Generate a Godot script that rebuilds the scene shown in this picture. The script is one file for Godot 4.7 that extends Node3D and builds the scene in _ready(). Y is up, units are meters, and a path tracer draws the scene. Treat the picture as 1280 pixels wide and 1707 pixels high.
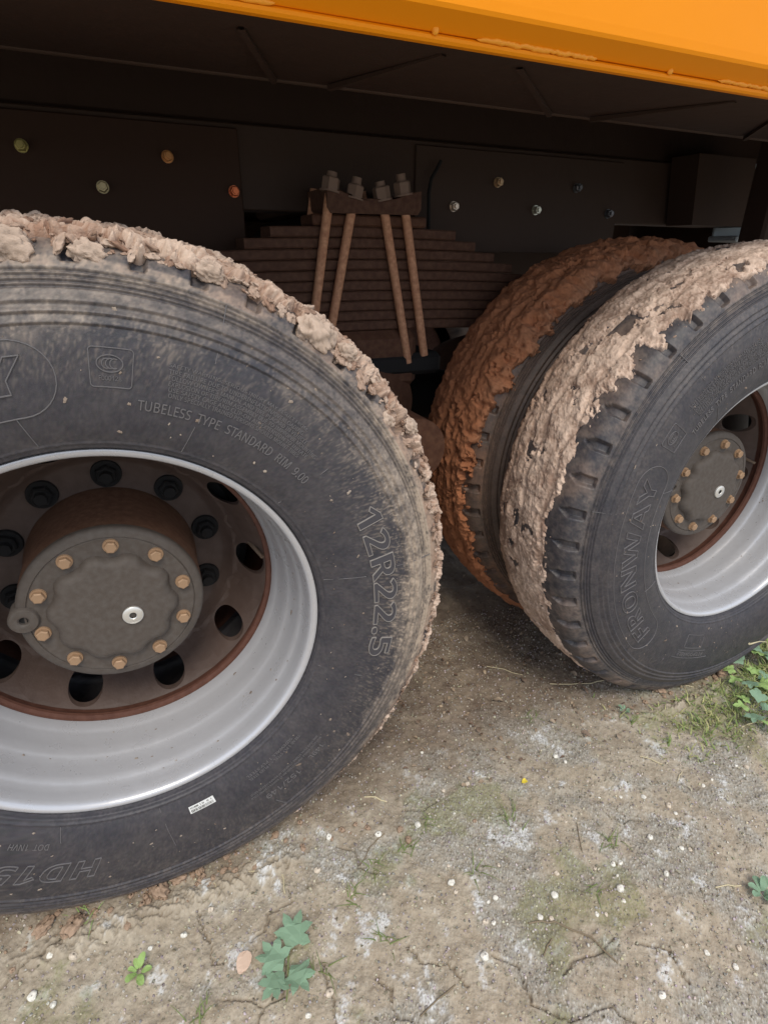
extends Node3D
# A close view of the muddy twin rear wheels of a tipper truck on dry cracked soil.
# Axes: x along the truck (towards its rear), y up, z outwards to the viewer. The outer tyre walls lie at z = 0.

var used := {}
var M := {}
var rng := RandomNumberGenerator.new()

# ------------------------------------------------------------------ naming
func tag(o: Node, label: String, category := "", group := "", kind := "") -> Node:
	if label: o.set_meta("label", label)
	if category: o.set_meta("category", category)
	if group: o.set_meta("group", group)
	if kind: o.set_meta("kind", kind)
	return o

func numbered(parent: Node, called: String) -> String:
	var key := str(parent.get_instance_id()) + called
	var k: int = used.get(key, 0)
	used[key] = k + 1
	return called if k == 0 else "%s_%03d" % [called, k]

func put(called: String, mesh: Mesh, m: Material, parent: Node = self, at := Vector3.ZERO) -> MeshInstance3D:
	var o := MeshInstance3D.new()
	o.name = numbered(parent, called)
	o.mesh = mesh
	if m: o.material_override = m
	o.position = at
	parent.add_child(o, true)
	return o

func base(called: String, parent: Node = self, at := Vector3.ZERO) -> Node3D:
	var o := Node3D.new()
	o.name = numbered(parent, called)
	o.position = at
	parent.add_child(o, true)
	return o

func lin(r: float, g: float, b: float) -> Color:
	return Color(r, g, b).linear_to_srgb()

func noise(freq: float, oct: int, sd: int, ridged := false, gain := 0.5) -> FastNoiseLite:
	var n := FastNoiseLite.new()
	n.seed = sd
	n.noise_type = FastNoiseLite.TYPE_SIMPLEX_SMOOTH
	n.frequency = freq
	n.fractal_type = FastNoiseLite.FRACTAL_RIDGED if ridged else (FastNoiseLite.FRACTAL_FBM if oct > 1 else FastNoiseLite.FRACTAL_NONE)
	n.fractal_octaves = oct
	n.fractal_gain = gain
	return n

func cells(freq: float, sd: int, what: int) -> FastNoiseLite:
	var n := FastNoiseLite.new()
	n.noise_type = FastNoiseLite.TYPE_CELLULAR
	n.seed = sd
	n.frequency = freq
	n.fractal_type = FastNoiseLite.FRACTAL_NONE
	n.cellular_return_type = what
	return n

func noise_tex(freq: float, oct: int, sd: int, size := 512, bump := 0.0, a := Color(1, 1, 1), b := Color(1, 1, 1)) -> NoiseTexture2D:
	var t := NoiseTexture2D.new()
	t.width = size; t.height = size; t.seamless = true
	t.noise = noise(freq, oct, sd)
	if bump > 0.0:
		t.as_normal_map = true; t.bump_strength = bump
	else:
		var g := Gradient.new()
		g.set_color(0, a); g.set_color(1, b)
		t.color_ramp = g
	return t

func mat(c: Color, rough: float, metal := 0.0, vertex := false) -> StandardMaterial3D:
	var m := StandardMaterial3D.new()
	m.albedo_color = c
	m.roughness = rough
	m.metallic = metal
	m.vertex_color_use_as_albedo = vertex
	m.cull_mode = BaseMaterial3D.CULL_DISABLED
	return m

func grain(m: StandardMaterial3D, tex: Texture2D, scale: float, strength: float) -> StandardMaterial3D:
	m.uv1_triplanar = true
	m.uv1_scale = Vector3.ONE * scale
	m.normal_enabled = true
	m.normal_texture = tex
	m.normal_scale = strength
	return m

# ------------------------------------------------------------------ mesh helpers
func start() -> SurfaceTool:
	var st := SurfaceTool.new()
	st.begin(Mesh.PRIMITIVE_TRIANGLES)
	return st

func tri(st: SurfaceTool, a: Vector3, b: Vector3, c: Vector3, n: Vector3) -> void:
	if (b - a).cross(c - a).dot(n) > 0.0:
		var t := b; b = c; c = t
	st.set_normal(n); st.add_vertex(a)
	st.set_normal(n); st.add_vertex(b)
	st.set_normal(n); st.add_vertex(c)

func poly(st: SurfaceTool, pts: Array, out: Vector3) -> void:
	var n: Vector3 = (pts[1] - pts[0]).cross(pts[2] - pts[0])
	if n.length_squared() < 1e-20: n = out
	n = n.normalized()
	if n.dot(out) < 0.0: n = -n
	for i in range(1, pts.size() - 1):
		tri(st, pts[0], pts[i], pts[i + 1], n)

# box with chamfered edges
func bx(st: SurfaceTool, lo: Vector3, hi: Vector3, bev := 0.004, xf := Transform3D()) -> void:
	var c := (lo + hi) * 0.5
	var h := (hi - lo) * 0.5
	bev = minf(bev, minf(h.x, minf(h.y, h.z)) * 0.6)
	var V := func(s: Vector3, ax: int) -> Vector3:
		var q := h - Vector3.ONE * bev
		q[ax] = h[ax]
		return xf * (c + s * q)
	for ax in 3:
		var b1 := (ax + 1) % 3
		var b2 := (ax + 2) % 3
		for sg in [-1.0, 1.0]:
			var pts := []
			for k in [[-1, -1], [1, -1], [1, 1], [-1, 1]]:
				var s := Vector3.ZERO
				s[ax] = sg; s[b1] = k[0]; s[b2] = k[1]
				pts.append(V.call(s, ax))
			var o := Vector3.ZERO
			o[ax] = sg
			poly(st, pts, xf.basis * o)
		for s1 in [-1.0, 1.0]:
			for s2 in [-1.0, 1.0]:
				var e := Vector3.ZERO
				e[b1] = s1; e[b2] = s2
				var pa := e; pa[ax] = -1.0
				var pb := e; pb[ax] = 1.0
				poly(st, [V.call(pa, b1), V.call(pb, b1), V.call(pb, b2), V.call(pa, b2)], xf.basis * e)
	for sx in [-1.0, 1.0]:
		for sy in [-1.0, 1.0]:
			for sz in [-1.0, 1.0]:
				var s := Vector3(sx, sy, sz)
				poly(st, [V.call(s, 0), V.call(s, 1), V.call(s, 2)], xf.basis * s)

func box_mesh(lo: Vector3, hi: Vector3, bev := 0.004) -> ArrayMesh:
	var st := start()
	bx(st, lo, hi, bev)
	return st.commit()

# surface of revolution round z; profile of [r, z]; smooth unless the step angle is sharp
func lathe(prof: Array, seg := 96, a0 := 0.0, a1 := TAU, col := Color(0, 0, 0, 0)) -> ArrayMesh:
	var st := start()
	var n := prof.size()
	var ns := []
	for i in n - 1:
		var d := Vector2(prof[i + 1][0] - prof[i][0], prof[i + 1][1] - prof[i][1])
		ns.append(Vector2(-d.y, d.x).normalized() if d.length() > 1e-9 else Vector2(0, 1))
	for i in n - 1:
		var na: Vector2 = ns[i]
		var nb: Vector2 = ns[i]
		if i > 0 and ns[i].dot(ns[i - 1]) > 0.75: na = (ns[i] + ns[i - 1]).normalized()
		if i < n - 2 and ns[i].dot(ns[i + 1]) > 0.75: nb = (ns[i] + ns[i + 1]).normalized()
		for k in seg:
			var t0 := a0 + (a1 - a0) * k / seg
			var t1 := a0 + (a1 - a0) * (k + 1) / seg
			var c0 := Vector2(cos(t0), sin(t0))
			var c1 := Vector2(cos(t1), sin(t1))
			var P := [Vector3(c0.x * prof[i][0], c0.y * prof[i][0], prof[i][1]), Vector3(c1.x * prof[i][0], c1.y * prof[i][0], prof[i][1]),
				Vector3(c1.x * prof[i + 1][0], c1.y * prof[i + 1][0], prof[i + 1][1]), Vector3(c0.x * prof[i + 1][0], c0.y * prof[i + 1][0], prof[i + 1][1])]
			var N := [Vector3(c0.x * na.x, c0.y * na.x, na.y), Vector3(c1.x * na.x, c1.y * na.x, na.y), Vector3(c1.x * nb.x, c1.y * nb.x, nb.y), Vector3(c0.x * nb.x, c0.y * nb.x, nb.y)]
			var order := [0, 1, 2, 0, 2, 3]
			var g: Vector3 = (P[1] - P[0]).cross(P[2] - P[0]) + (P[2] - P[0]).cross(P[3] - P[0])
			if g.dot(N[0] + N[2]) > 0.0: order = [0, 2, 1, 0, 3, 2]
			for j in order:
				st.set_normal(N[j]); st.add_vertex(P[j])
	return st.commit()

# tube along points
func tube(st: SurfaceTool, pts: Array, rad, seg := 8, cap := true) -> void:
	var n := pts.size()
	var rings := []
	var up := Vector3(0.13, 0.97, 0.21)
	for i in n:
		var d: Vector3 = (pts[mini(i + 1, n - 1)] - pts[maxi(i - 1, 0)]).normalized()
		var a := d.cross(up)
		if a.length() < 0.1: a = d.cross(Vector3(1, 0, 0.2))
		a = a.normalized()
		var b := d.cross(a).normalized()
		var r: float = rad[i] if rad is Array else rad
		var ring := []
		for k in seg:
			var t := TAU * k / seg
			ring.append([pts[i] + (a * cos(t) + b * sin(t)) * r, a * cos(t) + b * sin(t)])
		rings.append(ring)
	for i in n - 1:
		for k in seg:
			var q := [rings[i][k], rings[i][(k + 1) % seg], rings[i + 1][(k + 1) % seg], rings[i + 1][k]]
			var order := [0, 1, 2, 0, 2, 3]
			if (q[1][0] - q[0][0]).cross(q[2][0] - q[0][0]).dot(q[0][1]) > 0.0: order = [0, 2, 1, 0, 3, 2]
			for j in order:
				st.set_normal(q[j][1]); st.add_vertex(q[j][0])
	if cap:
		for e in [0, n - 1]:
			var pp := []
			for k in seg: pp.append(rings[e][k][0])
			poly(st, pp, (pts[e] - pts[1 if e == 0 else n - 2]))

# prism of nside round an axis (z by default)
func prism(st: SurfaceTool, nside: int, r0: float, r1: float, z0: float, z1: float, xf := Transform3D(), turn := 0.0) -> void:
	var a := []
	var b := []
	for k in nside:
		var t := turn + TAU * k / nside
		a.append(xf * Vector3(cos(t) * r0, sin(t) * r0, z0))
		b.append(xf * Vector3(cos(t) * r1, sin(t) * r1, z1))
	for k in nside:
		var t := turn + TAU * (k + 0.5) / nside
		poly(st, [a[k], a[(k + 1) % nside], b[(k + 1) % nside], b[k]], xf.basis * Vector3(cos(t), sin(t), 0.001))
	poly(st, b, xf.basis * Vector3(0, 0, z1 - z0))
	poly(st, a, xf.basis * Vector3(0, 0, z0 - z1))

# grid of nu x nv vertices to a mesh with smooth normals; out = +1 / -1 chooses the side of the normals
func grid(P: PackedVector3Array, C: PackedColorArray, nu: int, nv: int, side: float) -> ArrayMesh:
	var N := PackedVector3Array()
	N.resize(P.size())
	for i in nu:
		var im := maxi(i - 1, 0) * nv
		var ip := mini(i + 1, nu - 1) * nv
		for j in nv:
			var jm := maxi(j - 1, 0)
			var jp := mini(j + 1, nv - 1)
			var o := i * nv
			var g := (P[ip + j] - P[im + j]).cross(P[o + jp] - P[o + jm])
			N[o + j] = g.normalized() * side
	var I := PackedInt32Array()
	I.resize((nu - 1) * (nv - 1) * 6)
	var q := 0
	for i in nu - 1:
		for j in nv - 1:
			var a := i * nv + j
			var b := a + nv
			if side > 0.0:
				I[q] = a; I[q + 1] = a + 1; I[q + 2] = b
				I[q + 3] = b; I[q + 4] = a + 1; I[q + 5] = b + 1
			else:
				I[q] = a; I[q + 1] = b; I[q + 2] = a + 1
				I[q + 3] = b; I[q + 4] = b + 1; I[q + 5] = a + 1
			q += 6
	var A := []
	A.resize(Mesh.ARRAY_MAX)
	A[Mesh.ARRAY_VERTEX] = P
	A[Mesh.ARRAY_NORMAL] = N
	A[Mesh.ARRAY_COLOR] = C
	A[Mesh.ARRAY_INDEX] = I
	var am := ArrayMesh.new()
	am.add_surface_from_arrays(Mesh.PRIMITIVE_TRIANGLES, A)
	return am

# lump: a sphere pushed about by noise, for clods, stones and mud clumps
func lump(rad: Vector3, sd: int, rough: float, rows := 12, freq := 1.3, facet := false) -> ArrayMesh:
	var n1 := noise(freq, 4, sd, false, 0.6)
	var cols := rows * 2
	var P := PackedVector3Array()
	var C := PackedColorArray()
	for i in cols + 1:
		var a := TAU * (i % cols) / cols
		for j in rows + 1:
			var b := PI * j / rows
			var d := Vector3(sin(b) * cos(a), cos(b), sin(b) * sin(a))
			var e := n1.get_noise_3dv(d)
			var r := 1.0 + rough * e
			P.append(d * rad * r)
			var k := clampf(0.85 + 0.5 * e, 0.5, 1.2)
			C.append(Color(k, k, k))
	return grid(P, C, cols + 1, rows + 1, 1.0 if not facet else 1.0)

# ------------------------------------------------------------------ tyre section
var PR := PackedFloat32Array()
var PZ := PackedFloat32Array()
var NR := PackedFloat32Array()
var NZ := PackedFloat32Array()
var PS := PackedFloat32Array()   # arc length counted from the shoulder edge
var j_tread0 := 0
var j_tread1 := 0

func section() -> void:
	var key := [[0.288, -0.046], [0.298, -0.033], [0.304, -0.021], [0.314, -0.0145], [0.335, -0.007], [0.365, -0.0018], [0.40, 0.0], [0.43, -0.0012], [0.455, -0.0055], [0.48, -0.0135], [0.496, -0.0205],
		[0.5035, -0.0245], [0.515, -0.0305], [0.526, -0.041], [0.533, -0.056], [0.538, -0.08], [0.5412, -0.115], [0.5425, -0.15]]
	var all := key.duplicate()
	for i in range(key.size() - 2, -1, -1):
		all.append([key[i][0], -0.30 - key[i][1]])
	var shoulder_at := 0.0
	var raw := []
	for i in all.size() - 1:
		var p0 := Vector2(all[maxi(i - 1, 0)][0], all[maxi(i - 1, 0)][1])
		var p1 := Vector2(all[i][0], all[i][1])
		var p2 := Vector2(all[i + 1][0], all[i + 1][1])
		var p3 := Vector2(all[mini(i + 2, all.size() - 1)][0], all[mini(i + 2, all.size() - 1)][1])
		for k in 40:
			raw.append(p1.cubic_interpolate(p2, p0, p3, k / 40.0))
	raw.append(Vector2(all[-1][0], all[-1][1]))
	var acc := 0.0
	var arc := [0.0]
	for i in range(1, raw.size()):
		acc += raw[i].distance_to(raw[i - 1])
		arc.append(acc)
	for i in raw.size():
		if raw[i].x >= 0.5035:
			shoulder_at = arc[i]
			break
	var want := 0.0
	for i in raw.size():
		if arc[i] >= want or i == raw.size() - 1:
			var p: Vector2 = raw[i]
			PR.append(p.x); PZ.append(p.y); PS.append(arc[i] - shoulder_at)
			var d: Vector2 = (raw[mini(i + 1, raw.size() - 1)] - raw[maxi(i - 1, 0)]).normalized()
			NR.append(-d.y); NZ.append(d.x)
			var step := 0.0026
			if p.y > -0.05:
				if p.x < 0.316: step = 0.0013
				elif p.x < 0.435: step = 0.0032
				elif p.x < 0.481: step = 0.0011
				elif p.x < 0.504: step = 0.00075
				else: step = 0.0022
			elif p.y < -0.265: step = 0.012
			want = arc[i] + step
	for j in PS.size():
		if PS[j] > -0.012 and j_tread0 == 0: j_tread0 = j
		if PS[j] < 0.335: j_tread1 = j

# z of the outer wall and its outward normal at a radius
func wall(r: float) -> Vector3:
	for j in range(1, PR.size()):
		if PR[j] >= r:
			var f := (r - PR[j - 1]) / maxf(PR[j] - PR[j - 1], 1e-6)
			return Vector3(lerpf(PZ[j - 1], PZ[j], f), NR[j], NZ[j])
	return Vector3(-0.03, 1, 0)

func bell(x: float, w: float) -> float:
	return exp(-x * x / (w * w))

func angles(fine0: float, fine1: float, fine_step: float, coarse: float) -> PackedFloat32Array:
	var out := PackedFloat32Array()
	var t := fine0
	while t < fine1:
		out.append(t)
		t += fine_step
	while t < fine0 + TAU - 0.5 * coarse:
		out.append(t)
		t += coarse
	out.append(fine0 + TAU)
	return out

const LOW := -0.5185    # where the loaded tyre meets the soil, below the hub

# dust(theta, s, r) style numbers are in the dictionary o
func tyre_mesh(th: PackedFloat32Array, o: Dictionary, rowskip := 1) -> ArrayMesh:
	var js := []
	for j in range(0, PR.size(), rowskip): js.append(j)
	if js[-1] != PR.size() - 1: js.append(PR.size() - 1)
	var nv := js.size()
	var nu := th.size()
	var P := PackedVector3Array(); P.resize(nu * nv)
	var C := PackedColorArray(); C.resize(nu * nv)
	var n_big := noise(9.0, 3, o.seed)
	var n_fine := noise(160.0, 3, o.seed + 1)
	var n_streak := noise(1.0, 3, o.seed + 2, false, 0.6)
	var n_mid := noise(38.0, 4, o.seed + 3, false, 0.6)
	var rub: Color = o.rubber
	var dust: Color = o.dust
	var mudc: Color = o.mud
	var phase: float = o.phase
	for i in nu:
		var t := th[i]
		var ct := cos(t)
		var sn := sin(t)
		var tw := wrapf(t, -PI, PI)
		var pk := (fposmod((t + phase) / TAU * 48.0, 1.0) - 0.5) * 0.0707
		var pk2 := (fposmod((t + phase) / TAU * 48.0 + 0.5, 1.0) - 0.5) * 0.0707
		var heavy: float = o.heavy.call(tw)
		for jj in nv:
			var j: int = js[jj]
			var r := PR[j]
			var z := PZ[j]
			var s := PS[j]
			var d := 0.0
			var mark := 0.0
			if z > -0.03:
				if r > 0.44 and r < 0.503:
					var g := bell(r - 0.5002, 0.0015) + bell(r - 0.4947, 0.0015) + bell(r - 0.4893, 0.0015) + bell(r - 0.4842, 0.0015)
					d -= 0.0030 * g
					# three shallow steps
					d += 0.0024 * (smoothstep(0.4465, 0.4480, r) - smoothstep(0.4485, 0.4565, r)) + 0.0026 * (smoothstep(0.4572, 0.4587, r) - smoothstep(0.4592, 0.4665, r)) + 0.0026 * (smoothstep(0.4675, 0.4690, r) - smoothstep(0.4695, 0.481, r))
					mark = g
				elif r < 0.316:
					d += 0.0016 * bell(r - 0.3045, 0.0016) + 0.0013 * bell(r - 0.3105, 0.0014)
			if s > 0.0 and s < 0.33:
				# pockets cut into both shoulders, grooves between the lugs
				var hh := 0.0102 * clampf((0.061 - s) / 0.020, 0.0, 1.0) * smoothstep(0.005, 0.0075, s)
				var in1 := smoothstep(0.0, 0.0022, hh - absf(pk))
				d -= 0.0095 * in1
				var s2 := 0.325 - s
				var hh2 := 0.0128 * clampf((0.064 - s2) / 0.018, 0.0, 1.0) * smoothstep(0.0, 0.004, s2)
				d -= 0.013 * smoothstep(0.0, 0.0022, hh2 - absf(pk2))
				if s > 0.066 and s < 0.26:
					var zig := 0.012 * (absf(fposmod((t + phase) / TAU * 48.0, 2.0) - 1.0) - 0.5)
					d -= 0.012 * (bell(s - 0.092 - zig, 0.0045) + bell(s - 0.163 + zig, 0.005) + bell(s - 0.232 - zig, 0.0045))
			var x := ct * r
			var y := sn * r
			var fine := n_fine.get_noise_3d(x, y, z)
			d += 0.00025 * fine
			var rr := r + NR[j] * d
			var zz := z + NZ[j] * d
			x = ct * rr
			y = sn * rr
			if y < LOW:
				# the loaded tyre spreads a little
				zz += 0.5 * (LOW - y) * (1.0 if z > -0.15 else -1.0)
				y = LOW
			elif y < LOW + 0.12:
				var k := (LOW + 0.12 - y) / 0.12
				zz += 0.007 * k * k * bell(r - 0.45, 0.06) * (1.0 if z > -0.15 else -1.0)
			P[i * nv + jj] = Vector3(x, y, zz)
			# colour: worn rubber, a film of dry dust, mud film near the tread
			var big := n_big.get_noise_3d(x, y, z)
			var mid := n_mid.get_noise_3d(x, y, z)
			var st := n_streak.get_noise_2d(t * 95.0 + r * 60.0, r * 42.0)
			var film := 0.025 + 0.035 * big + 0.03 * mid + 0.03 * fine
			if z > -0.03:
				film += o.scratch * smoothstep(0.36, 0.42, r) * smoothstep(0.47, 0.45, r) * smoothstep(0.05, 0.45, st + 0.4 * fine) * 0.8 * (0.2 + heavy)
				film += 0.92 * heavy * smoothstep(0.425, 0.480, r + 0.030 * big + 0.014 * mid + 0.010 * st) * clampf(0.80 + 0.45 * mid + 0.45 * fine, 0.1, 1.2)
				film *= 1.0 - 0.55 * clampf(mark, 0.0, 1.0)  # ring grooves coloured darker: their shade is put into the film
			if s > -0.012:
				film = film + (0.10 + 0.80 * heavy) * clampf(0.55 + 0.9 * mid + 0.5 * big + 0.3 * fine, 0.0, 1.0)
				if d < -0.005: film *= 0.75
			film = clampf(film, 0.0, 0.95)
			var c := rub.lerp(dust, film)
			if s > 0.0: c = c.lerp(mudc, clampf(0.5 * film + 0.4 * big, 0.0, 0.7))
			var q := 1.0 + 0.25 * fine + 0.15 * mid
			C[i * nv + jj] = Color(c.r * q, c.g * q, c.b * q)
	return grid(P, C, nu, nv, -1.0)

# the crust of mud over the tread: its own surface, which dips under the rubber where it has broken off
func mud_mesh(th: PackedFloat32Array, o: Dictionary) -> ArrayMesh:
	var nv := j_tread1 - j_tread0 + 1
	var nu := th.size()
	var P := PackedVector3Array(); P.resize(nu * nv)
	var C := PackedColorArray(); C.resize(nu * nv)
	var sd: int = o.seed
	var n_edge := noise(17.0, 4, sd + 10, false, 0.6)
	var n_form := noise(24.0, 3, sd + 11)
	var n_flake := noise(44.0, 3, sd + 12, true, 0.5)
	var n_fine := noise(170.0, 3, sd + 13, false, 0.6)
	var n_hole := noise(12.0, 5, sd + 14, false, 0.62)
	var c_a := cells(46.0, sd + 16, FastNoiseLite.RETURN_CELL_VALUE)
	var c_e := cells(46.0, sd + 16, FastNoiseLite.RETURN_DISTANCE2_SUB)
	var c_b := cells(120.0, sd + 17, FastNoiseLite.RETURN_CELL_VALUE)
	var n_col := noise(12.0, 3, sd + 15)
	var dry: Color = o.dry
	var umber: Color = o.mud
	var red: Color = o.red
	var phase: float = o.phase
	for i in nu:
		var t := th[i]
		var ct := cos(t)
		var sn := sin(t)
		var tw := wrapf(t, -PI, PI)
		var thick: float = o.thick.call(tw)
		var edge: float = o.edge.call(tw)
		for jj in nv:
			var j := j_tread0 + jj
			var s := PS[j]
			var r := PR[j]
			var z := PZ[j]
			var x := ct * r
			var y := sn * r
			var e := n_edge.get_noise_3d(x, y, z)
			var f := n_form.get_noise_3d(x, y, z)
			var k := n_flake.get_noise_3d(x * 0.8, y * 0.8, z * (1.0 + 0.5 * o.zs))
			var g := n_fine.get_noise_3d(x, y, z)
			var cover := smoothstep(-0.007, 0.007, s - edge + 0.034 * e + 0.006 * g)
			cover *= smoothstep(0.345, 0.31, s + 0.03 * e)
			var hole: float = smoothstep(0.24, 0.33, n_hole.get_noise_3d(x, y, z) + 0.08 * g) * o.holes
			cover *= 1.0 - hole
			# broken into plates: the height is terraced, with ridged cracks
			var qx := x + 0.007 * f
			var qy := y + 0.007 * k
			var qz: float = z * o.zs + 0.006 * e
			var pa := c_a.get_noise_3d(qx, qy, qz)
			var pe := c_e.get_noise_3d(qx, qy, qz) + 1.0
			var pb := c_b.get_noise_3d(qx + 0.002 * g, qy, qz)
			var ter := clampf(0.52 + 0.26 * pa + 0.16 * pb + 0.55 * f, 0.0, 1.25)
			var crk := smoothstep(0.10, 0.02, pe)
			var lumpy: float = o.lumpy
			# the lugs and grooves below still show through the thinner crust
			var pk := (fposmod((t + phase) / TAU * 48.0, 1.0) - 0.5) * 0.0707
			var slot := smoothstep(0.0, 0.006, 0.0115 * clampf((0.067 - s) / 0.02, 0.0, 1.0) - absf(pk)) * smoothstep(0.004, 0.012, s)
			var zig := 0.012 * (absf(fposmod((t + phase) / TAU * 48.0, 2.0) - 1.0) - 0.5)
			var dip: float = o.show * (0.007 * slot + 0.007 * (bell(s - 0.092 - zig, 0.006) + bell(s - 0.163 + zig, 0.006) + bell(s - 0.232 - zig, 0.006)))
			var ridge: float = 1.0 + o.ridge * bell(s - edge - 0.010, 0.012)
			var h: float = cover * (thick * ridge * (0.70 + 0.30 * f) + lumpy * (0.0026 * pa + 0.0012 * pb + 0.0040 * f + 0.0013 * k - 0.0024 * crk) + 0.0009 * g + o.inboard * smoothstep(0.24, 0.31, s) - dip) - 0.0018
			if cover > 0.5: h = maxf(h, 0.0008 + 0.0007 * g)
			if cover < 0.02: h = -0.006
			if s < 0.064 or s > 0.26: h -= 0.0125 * (1.0 - cover)
			var rr := r + NR[j] * h
			var zz := z + NZ[j] * h
			x = ct * rr
			y = maxf(sn * rr, LOW - 0.004)
			P[i * nv + jj] = Vector3(x, y, zz)
			var cc := n_col.get_noise_3d(x, y, z)
			var c := umber.lerp(dry, clampf(0.70 + 0.8 * cc + 0.45 * e + 0.6 * (ter - 0.5) + 0.45 * g - 0.5 * crk, 0.0, 1.0))
			var inb: float = smoothstep(o.red0, o.red1, s + 0.05 * cc + 0.02 * e)
			c = c.lerp(red, inb)
			var q := 1.0 + 0.22 * g + 0.10 * k
			C[i * nv + jj] = Color(c.r * q, c.g * q, c.b * q)
	return grid(P, C, nu, nv, -1.0)

# loose plates and crumbs of dried mud, too many to count, clinging to the crust
func flakes(parent: Node3D, o: Dictionary, n: int, a0: float, a1: float, s1: float, size0: float, size1: float) -> void:
	var mm := MultiMesh.new()
	mm.transform_format = MultiMesh.TRANSFORM_3D
	mm.use_colors = true
	mm.mesh = lump(Vector3(1.0, 0.34, 0.62), int(o.seed) + 60, 0.75, 9, 1.5)
	mm.instance_count = n
	for k in n:
		var t := rng.randf_range(a0, a1)
		var tw := wrapf(t, -PI, PI)
		var edge: float = o.edge.call(tw)
		var s := edge - 0.012 + (s1 - edge) * pow(rng.randf(), 1.4)
		var j := j_tread0
		while j < j_tread1 and PS[j] < s: j += 1
		var deep: float = o.thick.call(tw)
		var h := deep * rng.randf_range(0.15, 0.68) * smoothstep(-0.015, 0.02, s - edge)
		var r := PR[j] + NR[j] * h
		var nrm := Vector3(cos(t) * NR[j], sin(t) * NR[j], NZ[j])
		var tang := Vector3(-sin(t), cos(t), 0)
		var b := Basis(tang, nrm, tang.cross(nrm)).orthonormalized()
		var sz := lerpf(size0, size1, pow(rng.randf(), 2.2)) * clampf(deep / 0.016, 0.30, 1.0)
		b = b * Basis.from_euler(Vector3(rng.randfn() * 0.35, rng.randfn() * 0.9, rng.randfn() * 0.35))
		mm.set_instance_transform(k, Transform3D(b.scaled_local(Vector3(sz * rng.randf_range(0.7, 1.3), sz, sz)), Vector3(cos(t) * r, sin(t) * r, PZ[j] + NZ[j] * h)))
		var c: Color = o.mud.lerp(o.dry, rng.randf_range(0.0, 1.0))
		mm.set_instance_color(k, c.lerp(o.red, smoothstep(o.red0, o.red1, s)))
	var g := MultiMeshInstance3D.new()
	g.name = "mud_flakes"
	g.multimesh = mm
	g.material_override = M.mud
	parent.add_child(g, true)
	tag(g, "", "", "", "stuff")

# ------------------------------------------------------------------ moulded writing on a tyre wall
func on_wall(t: float, r: float, h: float) -> Vector3:
	var w := wall(r)
	var rr := r + w.y * h
	return Vector3(cos(t) * rr, sin(t) * rr, w.x + w.z * h)

# raised rib along points [theta, r]
func rib(st: SurfaceTool, pts: Array, width: float, height: float) -> void:
	for i in pts.size() - 1:
		var a0 := on_wall(pts[i][0], pts[i][1], -0.0004)
		var b0 := on_wall(pts[i + 1][0], pts[i + 1][1], -0.0004)
		var a1 := on_wall(pts[i][0], pts[i][1], height)
		var b1 := on_wall(pts[i + 1][0], pts[i + 1][1], height)
		var d := (b0 - a0)
		if d.length() < 1e-6: continue
		d = d.normalized()
		var n := (a1 - a0).normalized()
		var sd := d.cross(n).normalized() * width * 0.5
		a0 -= d * width * 0.2; b0 += d * width * 0.2
		a1 -= d * width * 0.2; b1 += d * width * 0.2
		poly(st, [a1 - sd * 0.5, b1 - sd * 0.5, b1 + sd * 0.5, a1 + sd * 0.5], n)
		poly(st, [a0 - sd, b0 - sd, b1 - sd * 0.5, a1 - sd * 0.5], -sd * 100.0 + n * 0.3)
		poly(st, [a0 + sd, b0 + sd, b1 + sd * 0.5, a1 + sd * 0.5], sd * 100.0 + n * 0.3)

func arc_rib(st: SurfaceTool, t0: float, t1: float, r: float, width: float, height: float) -> void:
	var n := maxi(2, int(absf(t1 - t0) / deg_to_rad(2.0)))
	var pts := []
	for k in n + 1: pts.append([lerpf(t0, t1, float(k) / n), r])
	rib(st, pts, width, height)

func glyphs(text: String, bold: bool) -> Array:
	var tm := TextMesh.new()
	var f := SystemFont.new()
	f.font_names = PackedStringArray(["Droid Sans"])
	if bold: f.font_weight = 700
	tm.font = f
	tm.font_size = 48
	tm.pixel_size = 0.01
	tm.curve_step = 6.0
	tm.depth = 0.0
	tm.text = text
	return tm.get_mesh_arrays()

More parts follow.
